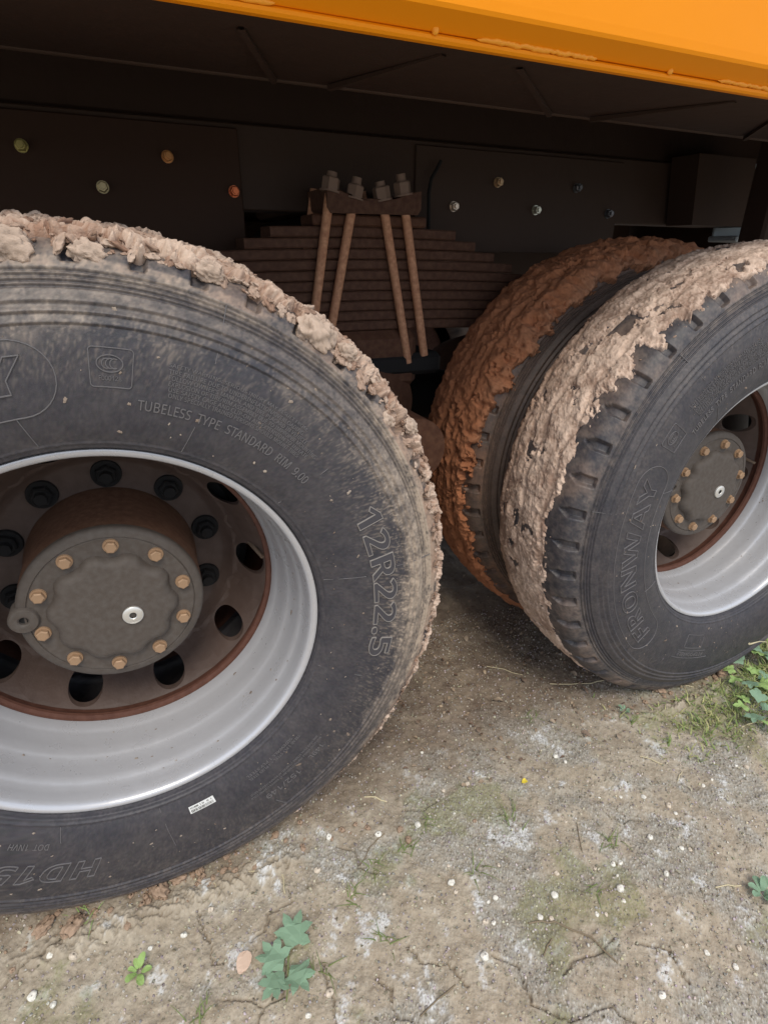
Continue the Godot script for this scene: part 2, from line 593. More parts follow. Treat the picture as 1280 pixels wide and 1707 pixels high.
# text whose letters start at angle t0 (degrees) and end at t1, feet at radius r0, capitals high; raised or outlined
func moulded(text: String, t0: float, t1: float, r0: float, high: float, how: String, height := 0.0009, bold := false, slant := 0.0) -> ArrayMesh:
	var A := glyphs(text, bold)
	var V: PackedVector3Array = A[Mesh.ARRAY_VERTEX]
	var I: PackedInt32Array = A[Mesh.ARRAY_INDEX] if A[Mesh.ARRAY_INDEX] != null else PackedInt32Array()
	if I.is_empty():
		for k in V.size(): I.append(k)
	var lo := V[0]
	var hi := V[0]
	for v in V:
		lo = lo.min(v); hi = hi.max(v)
	var sx := deg_to_rad(t0 - t1) / (hi.x - lo.x)
	var sy := high / (hi.y - lo.y)
	var st := start()
	var T := func(v: Vector3) -> Array:
		var y := (v.y - lo.y) * sy
		return [deg_to_rad(t0) - (v.x - lo.x) * sx - slant * y / r0, r0 + y]
	if how == "outline":
		var edges := {}
		for k in range(0, I.size(), 3):
			for e in 3:
				var a := V[I[k + e]]
				var b := V[I[k + (e + 1) % 3]]
				var ka := "%.3f,%.3f" % [a.x, a.y]
				var kb := "%.3f,%.3f" % [b.x, b.y]
				if ka == kb: continue
				var key := ka + "|" + kb if ka < kb else kb + "|" + ka
				if edges.has(key): edges[key] = null
				else: edges[key] = [a, b]
		for key in edges:
			if edges[key] != null:
				rib(st, [T.call(edges[key][0]), T.call(edges[key][1])], 0.0019, height)
	else:
		var edges := {}
		for k in range(0, I.size(), 3):
			var P := []
			for e in 3:
				var q: Array = T.call(V[I[k + e]])
				P.append(on_wall(q[0], q[1], height))
			poly(st, P, Vector3(0, 0, 1))
			for e in 3:
				var a := V[I[k + e]]
				var b := V[I[k + (e + 1) % 3]]
				var ka := "%.3f,%.3f" % [a.x, a.y]
				var kb := "%.3f,%.3f" % [b.x, b.y]
				if ka == kb: continue
				var key := ka + "|" + kb if ka < kb else kb + "|" + ka
				if edges.has(key): edges[key] = null
				else: edges[key] = [a, b]
		for key in edges:
			if edges[key] == null: continue
			var qa: Array = T.call(edges[key][0])
			var qb: Array = T.call(edges[key][1])
			var a1 := on_wall(qa[0], qa[1], height)
			var b1 := on_wall(qb[0], qb[1], height)
			var a0 := on_wall(qa[0], qa[1], -0.0005)
			var b0 := on_wall(qb[0], qb[1], -0.0005)
			poly(st, [a0, b0, b1, a1], (b1 - a1).cross(a0 - a1))
	return st.commit()

func rounded_box_rib(st: SurfaceTool, t0: float, t1: float, r0: float, r1: float, rad: float, width: float, height: float) -> void:
	var rm := (r0 + r1) * 0.5
	var L := absf(t1 - t0) * rm
	var pts := []
	for c in [[L - rad, r1 - r0 - rad, 0.0], [rad, r1 - r0 - rad, PI / 2], [rad, rad, PI], [L - rad, rad, 3 * PI / 2]]:
		for k in 9:
			var a: float = c[2] + PI / 2 * k / 8.0
			pts.append([c[0] + cos(a) * rad, c[1] + sin(a) * rad])
	pts.append(pts[0])
	var fine := []
	for i in pts.size() - 1:
		var n := maxi(1, int(Vector2(pts[i + 1][0] - pts[i][0], pts[i + 1][1] - pts[i][1]).length() / 0.012))
		for k in n:
			fine.append([lerpf(pts[i][0], pts[i + 1][0], float(k) / n), lerpf(pts[i][1], pts[i + 1][1], float(k) / n)])
	fine.append(pts[-1])
	var out := []
	for p in fine: out.append([t0 - p[0] / rm, r0 + p[1]])
	rib(st, out, width, height)

func writing(parent: Node3D, turn: float) -> void:
	var parts := []
	parts.append(["lettering", moulded("TUBELESS  TYPE  STANDARD  RIM  9.00", 76.4, 38.6, 0.357, 0.0125, "raised", 0.0012)])
	var st := start()
	var lines := ["SAFETY WARNING: SERIOUS INJURY MAY RESULT FROM:", "TIRE FAILURE DUE TO UNDERINFLATION/OVERLOADING", "FOLLOW OWNER'S MANUAL AND TIRE PLACARD IN VEHICLE", "EXPLOSION OF TIRE/RIM ASSEMBLY DUE TO IMPROPER MOUNTING", "USE SAFETY CAGE AND CLIP-ON AIR EXTENSION TO INFLATE", "ONLY SPECIALLY TRAINED PERSONS SHOULD MOUNT TIRES"]
	for k in lines.size():
		var span: float = lines[k].length() * 0.56
		var m := moulded(lines[k], 72.3 - 0.15 * k, 72.3 - 0.15 * k - span, 0.4135 - 0.0070 * k, 0.0054, "raised", 0.0009)
		st.append_from(m, 0, Transform3D())
	parts.append(["warning_lettering", st.commit()])
	parts.append(["size_lettering", moulded("12R22.5", 24.4, -15.6, 0.386, 0.041, "outline", 0.0020, true)])
	parts.append(["size_numerals", moulded("12R22.5", 24.4, -15.6, 0.386, 0.041, "raised", 0.0014, true)])
	parts.append(["pattern_lettering", moulded("HD15", -103.0, -124.5, 0.374, 0.035, "outline", 0.0013, true, 0.25)])
	parts.append(["brand_lettering", moulded("FRONWAY", 153.0, 93.0, 0.377, 0.040, "outline", 0.0018, true)])
	parts.append(["lettering", moulded("DOT  1NVH", -115.5, -124.5, 0.337, 0.0095, "raised", 0.001)])
	parts.append(["lettering", moulded("152/149", -52.5, -63.0, 0.3955, 0.0105, "raised", 0.001)])
	parts.append(["lettering", moulded("149L", -43.5, -48.5, 0.392, 0.0095, "raised", 0.001)])
	var small := start()
	for q in [["MAX LOAD SINGLE 3550KG (7830LBS) AT 930KPA (135PSI) COLD", -42.0, -66.0, 0.380], ["MAX LOAD DUAL 3250KG (7160LBS) AT 930KPA (135PSI) COLD", -42.0, -65.5, 0.3725], ["TREAD 1 PLY STEEL + 4 PLIES STEEL", -44.0, -63.0, 0.3435], ["SIDEWALL 1 PLY STEEL", -46.0, -63.0, 0.336]]:
		small.append_from(moulded(q[0], q[1], q[2], q[3], 0.0048, "raised", 0.0008), 0, Transform3D())
	parts.append(["load_lettering", small.commit()])
	# stadium outline round the brand
	st = start()
	rounded_box_rib(st, deg_to_rad(158.0), deg_to_rad(88.8), 0.350, 0.434, 0.0415, 0.0016, 0.0011)
	parts.append(["brand_outline", st.commit()])
	# certification mark: rounded square, oval, three nested crescents, number
	st = start()
	rounded_box_rib(st, deg_to_rad(83.9), deg_to_rad(77.6), 0.381, 0.425, 0.004, 0.0014, 0.0011)
	var oval := []
	for k in 33:
		var a := TAU * k / 32.0
		oval.append([deg_to_rad(80.95) - cos(a) * 0.0135 / 0.407, 0.4075 + sin(a) * 0.0095])
	rib(st, oval, 0.0015, 0.0014)
	for c in 3:
		var cr := []
		for k in 15:
			var a := deg_to_rad(60.0 + 240.0 * k / 14.0)
			cr.append([deg_to_rad(80.95) - (-0.0035 + 0.0042 * c + cos(a) * 0.0048) / 0.407, 0.4075 + sin(a) * 0.0055])
		rib(st, cr, 0.0014, 0.001)
	st.append_from(moulded("F000128", 82.6, 79.2, 0.3885, 0.0052, "raised", 0.0009), 0, Transform3D())
	parts.append(["certification_mark", st.commit()])
	# thin flash lines left by the mould
	for q in [[66.2, 0.501, 65.6, 0.433], [65.4, 0.351, 66.1, 0.313], [36.6, 0.468, 38.4, 0.313], [9.8, 0.312, 7.8, 0.376], [7.8, 0.43, 6.2, 0.50], [-20.8, 0.312, -22.6, 0.455], [96.5, 0.349, 95.0, 0.313], [-88.0, 0.314, -86.5, 0.395], [-114.0, 0.313, -113.0, 0.336], [-62.0, 0.42, -61.0, 0.45],
			[103.3, 0.50, 103.3, 0.447], [135.0, 0.352, 136.0, 0.313], [170.0, 0.50, 171.0, 0.41], [-150.0, 0.50, -151.0, 0.31]]:
		st = start()
		rib(st, [[deg_to_rad(q[0]), q[1]], [deg_to_rad(lerpf(q[0], q[2], 0.5)), (q[1] + q[3]) * 0.5], [deg_to_rad(q[2]), q[3]]], 0.0013, 0.0011)
		parts.append(["mould_line", st.commit()])
	# plaque with two bars, further round
	st = start()
	rounded_box_rib(st, deg_to_rad(-171.0), deg_to_rad(-181.5), 0.338, 0.372, 0.004, 0.0013, 0.001)
	arc_rib(st, deg_to_rad(-168.0), deg_to_rad(-184.0), 0.380, 0.0013, 0.001)
	arc_rib(st, deg_to_rad(-166.0), deg_to_rad(-186.0), 0.400, 0.0013, 0.001)
	st.append_from(moulded("REGROOVABLE", -169.0, -183.5, 0.3845, 0.010, "raised", 0.0009), 0, Transform3D())
	parts.append(["plaque", st.commit()])
	for p in parts:
		var o := put(p[0], p[1], M.numerals if p[0] == "size_numerals" else (M.letters_worn_lit if p[0] == "size_lettering" else M.letters), parent)
		o.rotation.z = turn


# dried specks thrown on to the wall of the tyre and into the rim, too many to count
func splashes(parent: Node3D, n: int, a0: float, a1: float) -> void:
	var mm := MultiMesh.new()
	mm.transform_format = MultiMesh.TRANSFORM_3D
	mm.use_colors = true
	mm.mesh = lump(Vector3(1.0, 0.85, 0.22), 66, 0.7, 6, 1.4)
	mm.instance_count = n
	for k in n:
		var t := rng.randf_range(a0, a1)
		var sz := 0.0007 + 0.0022 * pow(rng.randf(), 3.0)
		var p := Vector3.ZERO
		var b := Basis(Vector3.BACK, rng.randf() * TAU)
		if k % 3 == 0:
			var f := rng.randf()
			p = Vector3(cos(t) * lerpf(0.2845, 0.266, f), sin(t) * lerpf(0.2845, 0.266, f), lerpf(-0.06, -0.165, f))
			b = Basis(Vector3(-sin(t), cos(t), 0), Vector3.BACK, Vector3(cos(t), sin(t), 0))
		else:
			p = on_wall(t, rng.randf_range(0.32, 0.47), 0.0003)
		mm.set_instance_transform(k, Transform3D(b.scaled_local(Vector3(sz * rng.randf_range(0.6, 2.0), sz, sz)), p))
		mm.set_instance_color(k, Color(0.22, 0.16, 0.12).lerp(Color(0.45, 0.37, 0.30), rng.randf()))
	var g := MultiMeshInstance3D.new()
	g.name = "mud_splashes"
	g.multimesh = mm
	g.material_override = M.mud
	parent.add_child(g, true)
	tag(g, "", "", "", "stuff")

# ------------------------------------------------------------------ wheel
func disc_z(r: float) -> float:
	# dish of the outer twin wheel: runs inwards from the rim to the flat on which the nuts sit
	if r > 0.215:
		var f := clampf((r - 0.215) / (0.258 - 0.215), 0.0, 1.0)
		return lerpf(-0.285, -0.215, f * f * (3.0 - 2.0 * f) * 0.45 + f * 0.55)
	return lerpf(-0.312, -0.285, smoothstep(0.190, 0.215, r))

func disc_mesh(turn: float) -> ArrayMesh:
	var st := start()
	var ra := 0.205
	var rb := 0.258
	var rc := 0.2345
	var hx := 0.0290
	var hy := 0.0205
	var half := PI / 10.0
	for sct in 10:
		var mid := turn + TAU * sct / 10.0
		var rings := []
		var phis := []
		for k in 40: phis.append(TAU * k / 40.0)
		for cx in [-1.0, 1.0]:
			for cy in [ra - rc, rb - rc]:
				phis.append(fposmod(atan2(cy, cx * half * rc), TAU))
		phis.sort()
		for lev in 4:
			var f := lev / 3.0
			var ring := []
			for ph in phis:
				var dx := cos(ph)
				var dy := sin(ph)
				var e := 1.0 / sqrt(dx * dx / (hx * hx) + dy * dy / (hy * hy))
				var tx := (half * rc) / maxf(absf(dx), 1e-6)
				var ty := ((rb - rc) if dy > 0.0 else (rc - ra)) / maxf(absf(dy), 1e-6)
				var l := lerpf(e, minf(tx, ty), f)
				var r := rc + dy * l
				var a := mid + dx * l / rc
				ring.append(Vector3(cos(a) * r, sin(a) * r, disc_z(r)))
			rings.append(ring)
		for k in phis.size():
			var k2 := (k + 1) % phis.size()
			for lev in 3:
				poly(st, [rings[lev][k], rings[lev][k2], rings[lev + 1][k2], rings[lev + 1][k]], Vector3(0, 0, 1))
			var c := Vector3(cos(mid) * rc, sin(mid) * rc, disc_z(rc))
			poly(st, [rings[0][k], rings[0][k2], rings[0][k2] - Vector3(0, 0, 0.013), rings[0][k] - Vector3(0, 0, 0.013)], c - rings[0][k])
	st.append_from(lathe([[0.205, disc_z(0.205)], [0.195, disc_z(0.195)], [0.188, -0.312], [0.12, -0.312]], 80), 0, Transform3D())
	return st.commit()

func hub_parts(w: Node3D, turn: float, hub_m: Material, face_m: Material, bolt_m: Material) -> void:
	put("hub", lathe([[0.143, -0.315], [0.142, -0.290], [0.139, -0.282], [0.138, -0.185], [0.136, -0.172], [0.1365, -0.166]], 72), hub_m, w)
	put("hub_flange", lathe([[0.1365, -0.1665], [0.137, -0.160], [0.1355, -0.1545], [0.131, -0.1515], [0.1225, -0.1500], [0.1215, -0.1515], [0.120, -0.1498], [0.05, -0.1495], [0.0, -0.1495]], 72), face_m, w)
	# raised ten-sided cover with a scallop at each bolt
	var n := 200
	var lev := [[1.0, -0.1498], [0.985, -0.1450], [0.955, -0.1395], [0.90, -0.1352], [0.83, -0.1340], [0.5, -0.1338], [0.02, -0.1336]]
	var P := PackedVector3Array()
	var C := PackedColorArray()
	for k in n + 1:
		var a := TAU * k / n
		var q := absf(fposmod((a - turn) / TAU * 10.0 + 0.5, 1.0) - 0.5) * 2.0   # 0 at a bolt, 1 between bolts
		var r := lerpf(0.0885, 0.0960, smoothstep(0.15, 0.85, q))
		for l in lev:
			P.append(Vector3(cos(a) * r * l[0], sin(a) * r * l[0], l[1]))
			C.append(Color(1, 1, 1))
	put("cover_boss", lathe([[0.006, -0.1342], [0.0055, -0.1332], [0.0, -0.1331]], 16), face_m, w)
	put("hub_cover", grid(P, C, n + 1, lev.size(), 1.0), face_m, w)
	for k in 10:
		var a := turn + TAU * k / 10.0
		var xf := Transform3D(Basis(Vector3(0, 0, 1), rng.randf() * 1.0), Vector3(cos(a) * 0.1080, sin(a) * 0.1080, -0.1498))
		var st := start()
		prism(st, 20, 0.0118, 0.0112, 0.0, 0.0030, xf)
		prism(st, 6, 0.0095, 0.0095, 0.003, 0.0095, xf)
		prism(st, 6, 0.0095, 0.0078, 0.0095, 0.0108, xf)
		put("hub_bolt", st.commit(), bolt_m, w)
	# oil plug: a bright washer round a dark socket
	var at := Vector3(0.024, -0.012, -0.134)
	put("oil_plug", lathe([[0.0155, 0.0], [0.0155, 0.0035], [0.0140, 0.0048], [0.0062, 0.0048], [0.0052, 0.0038]], 36), M.plug, w, at)
	put("plug_socket", lathe([[0.0062, 0.0044], [0.0058, -0.0005], [0.0, -0.001]], 16), M.black, w, at)
	# lug with a hole at the flange edge
	var la := turn + TAU * 0.2583
	var lp := Vector3(cos(la) * 0.1255, sin(la) * 0.1255, -0.1535)
	put("flange_lug", lathe([[0.0215, -0.025], [0.0215, 0.0065], [0.019, 0.0095], [0.0085, 0.0095], [0.0065, 0.0075], [0.006, -0.004]], 32), face_m, w, lp)
	put("lug_hole", lathe([[0.0064, 0.003], [0.0, 0.003]], 16), M.black, w, lp)

func wheel(tyre: Dictionary, th: PackedFloat32Array, at: Vector3, truck: Node3D, turn: float, hub_turn: float) -> Node3D:
	var w := base("wheel", truck, at)
	put("tyre", tyre_mesh(th, tyre), M.rubber, w)
	put("mud_crust", mud_mesh(th, tyre), M.mud, w)
	writing(w, turn)
	# rim: flange, bead seat, steps and well, then the edge that carries the dish
	put("rim", lathe([[0.2895, -0.05], [0.2945, -0.040], [0.2985, -0.0335], [0.2995, -0.0300], [0.2985, -0.0272], [0.2955, -0.0262], [0.2915, -0.0278], [0.2885, -0.0320], [0.2868, -0.0400], [0.2858, -0.0520],
		[0.2850, -0.0640], [0.2832, -0.0690], [0.2812, -0.0740], [0.2800, -0.0820], [0.2785, -0.0980], [0.2765, -0.1130], [0.2745, -0.1180], [0.2725, -0.1230], [0.2705, -0.1400], [0.2675, -0.1620], [0.2655, -0.1680], [0.2630, -0.1730], [0.2610, -0.1880]], 160), M.silver, w)
	put("rim_well", lathe([[0.2606, -0.1880], [0.2590, -0.1915], [0.2535, -0.1935], [0.2525, -0.1985], [0.2560, -0.2030], [0.2585, -0.2090], [0.2590, -0.2200]], 140), M.rust_rim, w)
	put("wheel_disc", disc_mesh(hub_turn + 0.36), M.disc, w)
	put("brake_drum", lathe([[0.245, -0.62], [0.245, -0.34], [0.23, -0.325], [0.10, -0.325]], 60), M.black, w)
	for k in 10:
		var a := hub_turn + 0.02 + TAU * k / 10.0
		var st := start()
		var xf := Transform3D(Basis(Vector3(0, 0, 1), a), Vector3(cos(a) * 0.1690, sin(a) * 0.1690, -0.312))
		prism(st, 28, 0.0250, 0.0240, 0.0, 0.006, xf)
		prism(st, 6, 0.0180, 0.0178, 0.006, 0.016, xf)
		prism(st, 6, 0.0178, 0.0150, 0.016, 0.019, xf)
		prism(st, 14, 0.0105, 0.0095, 0.019, 0.030, xf)
		put("wheel_nut", st.commit(), M.nut, w)
	hub_parts(w, hub_turn, M.hub, M.hub_face, M.zinc)
	# valve stem bent out of a hand hole
	var st := start()
	var va := deg_to_rad(4.0)
	tube(st, [Vector3(cos(va) * 0.236, sin(va) * 0.236, -0.30), Vector3(cos(va) * 0.238, sin(va) * 0.238, -0.255), Vector3(cos(va) * 0.244, sin(va) * 0.240 - 0.004, -0.225), Vector3(cos(va) * 0.250, sin(va) * 0.246 - 0.010, -0.205)], [0.005, 0.005, 0.004, 0.0035], 8)
	put("valve_stem", st.commit(), M.valve, w)
	return w

func plain_wheel(tyre: Mesh, at: Vector3, truck: Node3D, back := false) -> Node3D:
	var w := base("wheel", truck, at)
	put("tyre", tyre, M.rubber, w)
	put("rim", rim_plain, M.rust_rim, w)
	if back: w.rotation.y = PI
	return w
var rim_plain: ArrayMesh

# ------------------------------------------------------------------ ground
var g_h1: FastNoiseLite
var g_h2: FastNoiseLite
var g_h3: FastNoiseLite
func ground_y(x: float, z: float) -> float:
	return 0.010 * g_h1.get_noise_2d(x, z) + 0.0035 * g_h2.get_noise_2d(x, z) - 0.004

var CR := [[[0.04, 0.038], [0.041, 0.07], [0.053, 0.1], [0.049, 0.13], [0.065, 0.136]], [[0.192, 0.065], [0.194, 0.088], [0.148, 0.091], [0.14, 0.113], [0.113, 0.126]], [[0.06, 0.185], [0.101, 0.207], [0.112, 0.222], [0.142, 0.22], [0.148, 0.205], [0.16, 0.17]], [[0.112, 0.222], [0.097, 0.238], [0.09, 0.27]],
	[[0.285, 0.25], [0.299, 0.275], [0.292, 0.309], [0.317, 0.323], [0.317, 0.343]], [[0.292, 0.309], [0.284, 0.319], [0.28, 0.35]], [[0.56, 0.37], [0.586, 0.359], [0.61, 0.36], [0.641, 0.368], [0.67, 0.36]], [[0.828, 0.176], [0.847, 0.206], [0.868, 0.2], [0.89, 0.21]], [[-0.26, 0.04], [-0.241, 0.024], [-0.226, 0.013], [-0.209, 0.011], [-0.172, -0.006]],
	[[0.21, 0.2], [0.213, 0.249], [0.207, 0.3]], [[0.35, 0.23], [0.362, 0.262], [0.4, 0.28], [0.41, 0.32]], [[0.47, 0.30], [0.50, 0.33], [0.49, 0.38], [0.53, 0.42]], [[0.53, 0.42], [0.6, 0.43], [0.62, 0.48]], [[0.30, 0.02], [0.33, 0.04], [0.325, 0.08], [0.35, 0.10]], [[0.45, 0.0], [0.49, 0.02], [0.53, 0.01]], [[0.70, 0.38], [0.74, 0.41], [0.73, 0.47]]]

func crack_at(x: float, z: float) -> float:
	var best := 1.0
	for L in CR:
		for i in L.size() - 1:
			var ax: float = L[i][0]
			var az: float = L[i][1]
			var dx: float = L[i + 1][0] - ax
			var dz: float = L[i + 1][1] - az
			var t := clampf(((x - ax) * dx + (z - az) * dz) / (dx * dx + dz * dz), 0.0, 1.0)
			var ex := x - ax - dx * t
			var ez := z - az - dz * t
			best = minf(best, ex * ex + ez * ez)
	return sqrt(best)

func ground() -> void:
	var xs := PackedFloat32Array()
	var zs := PackedFloat32Array()
	for side in 2:
		var lo := -0.34 if side == 0 else -1.35
		var hi := 1.75 if side == 0 else 0.62
		var out := []
		var step := 0.0026
		var v := hi
		var g := 0.006
		while v < 900.0:
			v += g; g *= 1.35
			out.append(v)
		var arr := []
		v = lo
		g = 0.006
		while v > -900.0:
			v -= g; g *= 1.35
			arr.push_front(v)
		v = lo
		while v <= hi:
			arr.append(v)
			if side == 1:
				v += 0.0020 if v > -0.02 else 0.0028 if v > -0.32 else (0.005 if v > -0.75 else 0.009)
			else:
				v += 0.0022 if v < 1.0 else 0.0034
		arr.append_array(out)
		if side == 0: xs = PackedFloat32Array(arr)
		else: zs = PackedFloat32Array(arr)
	var nu := xs.size()
	var nv := zs.size()
	var P := PackedVector3Array(); P.resize(nu * nv)
	var C := PackedColorArray(); C.resize(nu * nv)
	var zone := noise(3.2, 3, 71, false, 0.6)
	var lump_n := noise(55.0, 3, 72, false, 0.6)
	var grit := noise(210.0, 2, 73, false, 0.7)
	var tone := noise(11.0, 4, 74, false, 0.6)
	var warp := noise(22.0, 3, 75)
	var cell := FastNoiseLite.new()
	cell.noise_type = FastNoiseLite.TYPE_CELLULAR
	cell.seed = 9
	cell.frequency = 8.5
	cell.cellular_return_type = FastNoiseLite.RETURN_DISTANCE2_SUB
	cell.cellular_jitter = 1.0
	var soil := Color(0.36, 0.297, 0.218)
	var pale := Color(0.455, 0.392, 0.302)
	var gravel := Color(0.335, 0.312, 0.265)
	var lime := Color(0.62, 0.62, 0.61)
	var moss := Color(0.205, 0.20, 0.085)
	var umber := Color(0.150, 0.108, 0.080)  # darker brown given to the soil under the truck
	for i in nu:
		var x := xs[i]
		for j in nv:
			var z := zs[j]
			var far := maxf(absf(x - 0.6), absf(z)) > 2.5
			var zn := zone.get_noise_2d(x, z)
			var tn := tone.get_noise_2d(x, z)
			var ln := 0.0 if far else lump_n.get_noise_2d(x, z)
			var gn := 0.0 if far else grit.get_noise_2d(x, z)
			# gravelly where lime and stone chips were trodden in: a band from the middle to the lower right
			var gv := smoothstep(-0.12, 0.22, zn * 1.1 + 0.30 * tn + 0.30 * bell(x - 0.66, 0.34) * bell(z - 0.18, 0.24) + 0.20 * smoothstep(0.75, 1.1, x) - 0.10 + 0.10 * smoothstep(0.35, 0.55, z) - 0.55 * smoothstep(0.30, 0.05, x) - 0.4 * smoothstep(-0.02, -0.25, z))
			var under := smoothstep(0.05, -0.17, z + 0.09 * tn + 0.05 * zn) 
			var h := ground_y(x, z) + 0.0016 * ln + (0.0008 + 0.0014 * gv) * gn
			var c := soil.lerp(pale, clampf(0.5 + 1.1 * tn, 0.0, 1.0))
			c = c.lerp(gravel, gv * clampf(0.75 + 0.7 * ln, 0.0, 1.0))
			var lm := smoothstep(0.30, 0.50, tn + 0.25 * ln + 0.55 * (bell(x - 0.288, 0.03) * bell(z - 0.19, 0.06) + bell(x - 0.62, 0.045) * bell(z - 0.13, 0.05) + 0.7 * bell(x - 0.70, 0.03) * bell(z - 0.15, 0.02) + 0.8 * bell(x - 0.87, 0.03) * bell(z + 0.07, 0.025) + 0.6 * bell(x - 0.17, 0.025) * bell(z - 0.02, 0.02) + 0.8 * bell(x - 0.67, 0.03) * bell(z + 0.23, 0.02) + 0.7 * bell(x - 0.09, 0.02) * bell(z - 0.14, 0.03)) - 0.02)
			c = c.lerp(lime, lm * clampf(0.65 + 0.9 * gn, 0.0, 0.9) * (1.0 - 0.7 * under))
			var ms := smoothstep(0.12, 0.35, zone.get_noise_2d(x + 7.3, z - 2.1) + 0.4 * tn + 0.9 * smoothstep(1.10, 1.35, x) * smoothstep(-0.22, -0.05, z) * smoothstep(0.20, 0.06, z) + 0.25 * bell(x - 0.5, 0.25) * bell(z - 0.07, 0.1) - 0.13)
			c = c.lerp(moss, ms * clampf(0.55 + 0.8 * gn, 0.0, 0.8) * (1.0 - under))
			c = c.lerp(umber, under * clampf(0.75 + 0.5 * tn, 0.0, 0.95))
			# grains: bright chips and dark pits
			if not far:
				c = c.lerp(lime, smoothstep(0.40, 0.62, gn) * (0.10 + 0.35 * gv) * (1.0 - 0.75 * under))
				var q := 1.0 + 0.22 * ln + 0.30 * gn * (0.4 + gv)
				c = Color(c.r * q, c.g * q, c.b * q)
			# drying cracks
			if x > -0.4 and x < 1.75 and z > -0.6 and z < 0.65:
				var wx := x + 0.012 * ln + 0.010 * warp.get_noise_2d(x, z)
				var wz := z + 0.010 * warp.get_noise_2d(x + 5.0, z) + 0.006 * tn
				var ck := 0.0
				var d2 := cell.get_noise_2d(wx, wz) + 1.0
				ck = smoothstep(0.026, 0.006, d2) * smoothstep(0.0, 0.25, warp.get_noise_2d(x * 0.35 + 9.0, z * 0.35) + 0.08) * (1.0 - 0.8 * gv) * (1.0 - under)
				if x < 0.95 and z > -0.05:
					ck = maxf(ck, smoothstep(0.0024, 0.0007, crack_at(x + 0.006 * ln, z + 0.005 * tn)))
				h -= 0.005 * ck
				c = c.lerp(Color(0.12, 0.09, 0.065), 0.42 * ck)
			# soil pressed up round the tyres
			for cx in [0.0, 1.342]:
				var ex := absf(x - cx)
				if ex < 0.35 and z < 0.05 and z > -0.75:
					h += 0.010 * bell(z - 0.012, 0.02) * smoothstep(0.30, 0.16, ex) * (0.7 + 0.9 * ln)
			P[i * nv + j] = Vector3(x, h, z)
			C[i * nv + j] = c
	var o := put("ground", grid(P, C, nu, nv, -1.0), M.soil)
	tag(o, "dry cracked tan soil with grey grit, lime patches and moss", "ground", "", "structure")

# ------------------------------------------------------------------ plants and litter
func leaf_mesh(shape: Array, size: float, bend: float, fold: float) -> ArrayMesh:
	# outline in the x (across) / y (along) plane, laid flat with y running along +x of the leaf
	var poly2 := PackedVector2Array()
	for p in shape: poly2.append(Vector2(p[0], p[1]))
	var idx := Geometry2D.triangulate_polygon(poly2)
	var st := start()
	# split each triangle once for the bend
	var lift := func(q: Vector2) -> Vector3:
		return Vector3(q.y * size, (bend * sin(q.y * PI * 0.8) + fold * absf(q.x) + 0.04 * sin(q.x * 9.0 + q.y * 7.0)) * size, q.x * size)
	for k in range(0, idx.size(), 3):
		var a := poly2[idx[k]]
		var b := poly2[idx[k + 1]]
		var c := poly2[idx[k + 2]]
		var m := [(a + b) * 0.5, (b + c) * 0.5, (c + a) * 0.5]
		for t in [[a, m[0], m[2]], [m[0], b, m[1]], [m[2], m[1], c], [m[0], m[1], m[2]]]:
			poly(st, [lift.call(t[0]), lift.call(t[1]), lift.call(t[2])], Vector3.UP)
	return st.commit()

func lobed(lobes: int) -> Array:
	var out := []
	out.append([0.02, 0.0])
	var n := lobes * 6
	for k in n + 1:
		var f := float(k) / n
		var a := lerpf(-2.2, 2.2, f)
		var ph := fposmod(f * lobes, 1.0)
		var tooth := 1.0 - absf(ph - 0.5) * 2.0
		var r := 0.30 + 0.30 * pow(tooth, 0.9) * (1.0 - 0.28 * absf(a) / 2.2) + 0.025 * (k % 2)
		out.append([-sin(a) * r, 0.40 + cos(a) * r * 1.05])
	out.append([-0.02, 0.0])
	out.reverse()
	return out

func oval_leaf(w: float) -> Array:
	var out := []
	for k in 14:
		var a := TAU * k / 14.0
		out.append([sin(a) * w * (1.0 - 0.25 * cos(a)), 0.5 - 0.5 * cos(a)])
	return out

func blade(st: SurfaceTool, at: Vector3, dir: float, tall: float, lean: float, w: float) -> void:
	var d := Vector3(cos(dir), 0, sin(dir))
	var sdv := Vector3(-sin(dir), 0, cos(dir))
	var prev := []
	for k in 6:
		var f := k / 5.0
		var c := at + d * lean * f * f + Vector3.UP * tall * (f - 0.35 * f * f * clampf(lean / maxf(tall, 0.001), 0.0, 1.5))
		var ww := w * (1.0 - f * f) + 0.0002
		var cur := [c - sdv * ww, c + Vector3.UP * ww * 0.25, c + sdv * ww]
		if k > 0:
			for s in 2:
				poly(st, [prev[s], prev[s + 1], cur[s + 1], cur[s]], Vector3.UP + d * 0.2)
		prev = cur

func tuft(at: Vector3, n: int, tall: float, spread: float, m: Material, label: String, group := "grass tufts on the bare soil") -> void:
	var o := base("grass_tuft", self, at)
	tag(o, label, "grass", group)
	for k in n:
		var st := start()
		blade(st, Vector3(rng.randfn() * spread * 0.35, -0.002, rng.randfn() * spread * 0.35), rng.randf() * TAU, tall * rng.randf_range(0.3, 1.0), spread * rng.randf_range(0.5, 1.6), rng.randf_range(0.0007, 0.0014))
		put("blade", st.commit(), m, o)

func gy(x: float, z: float) -> Vector3:
	return Vector3(x, ground_y(x, z), z)

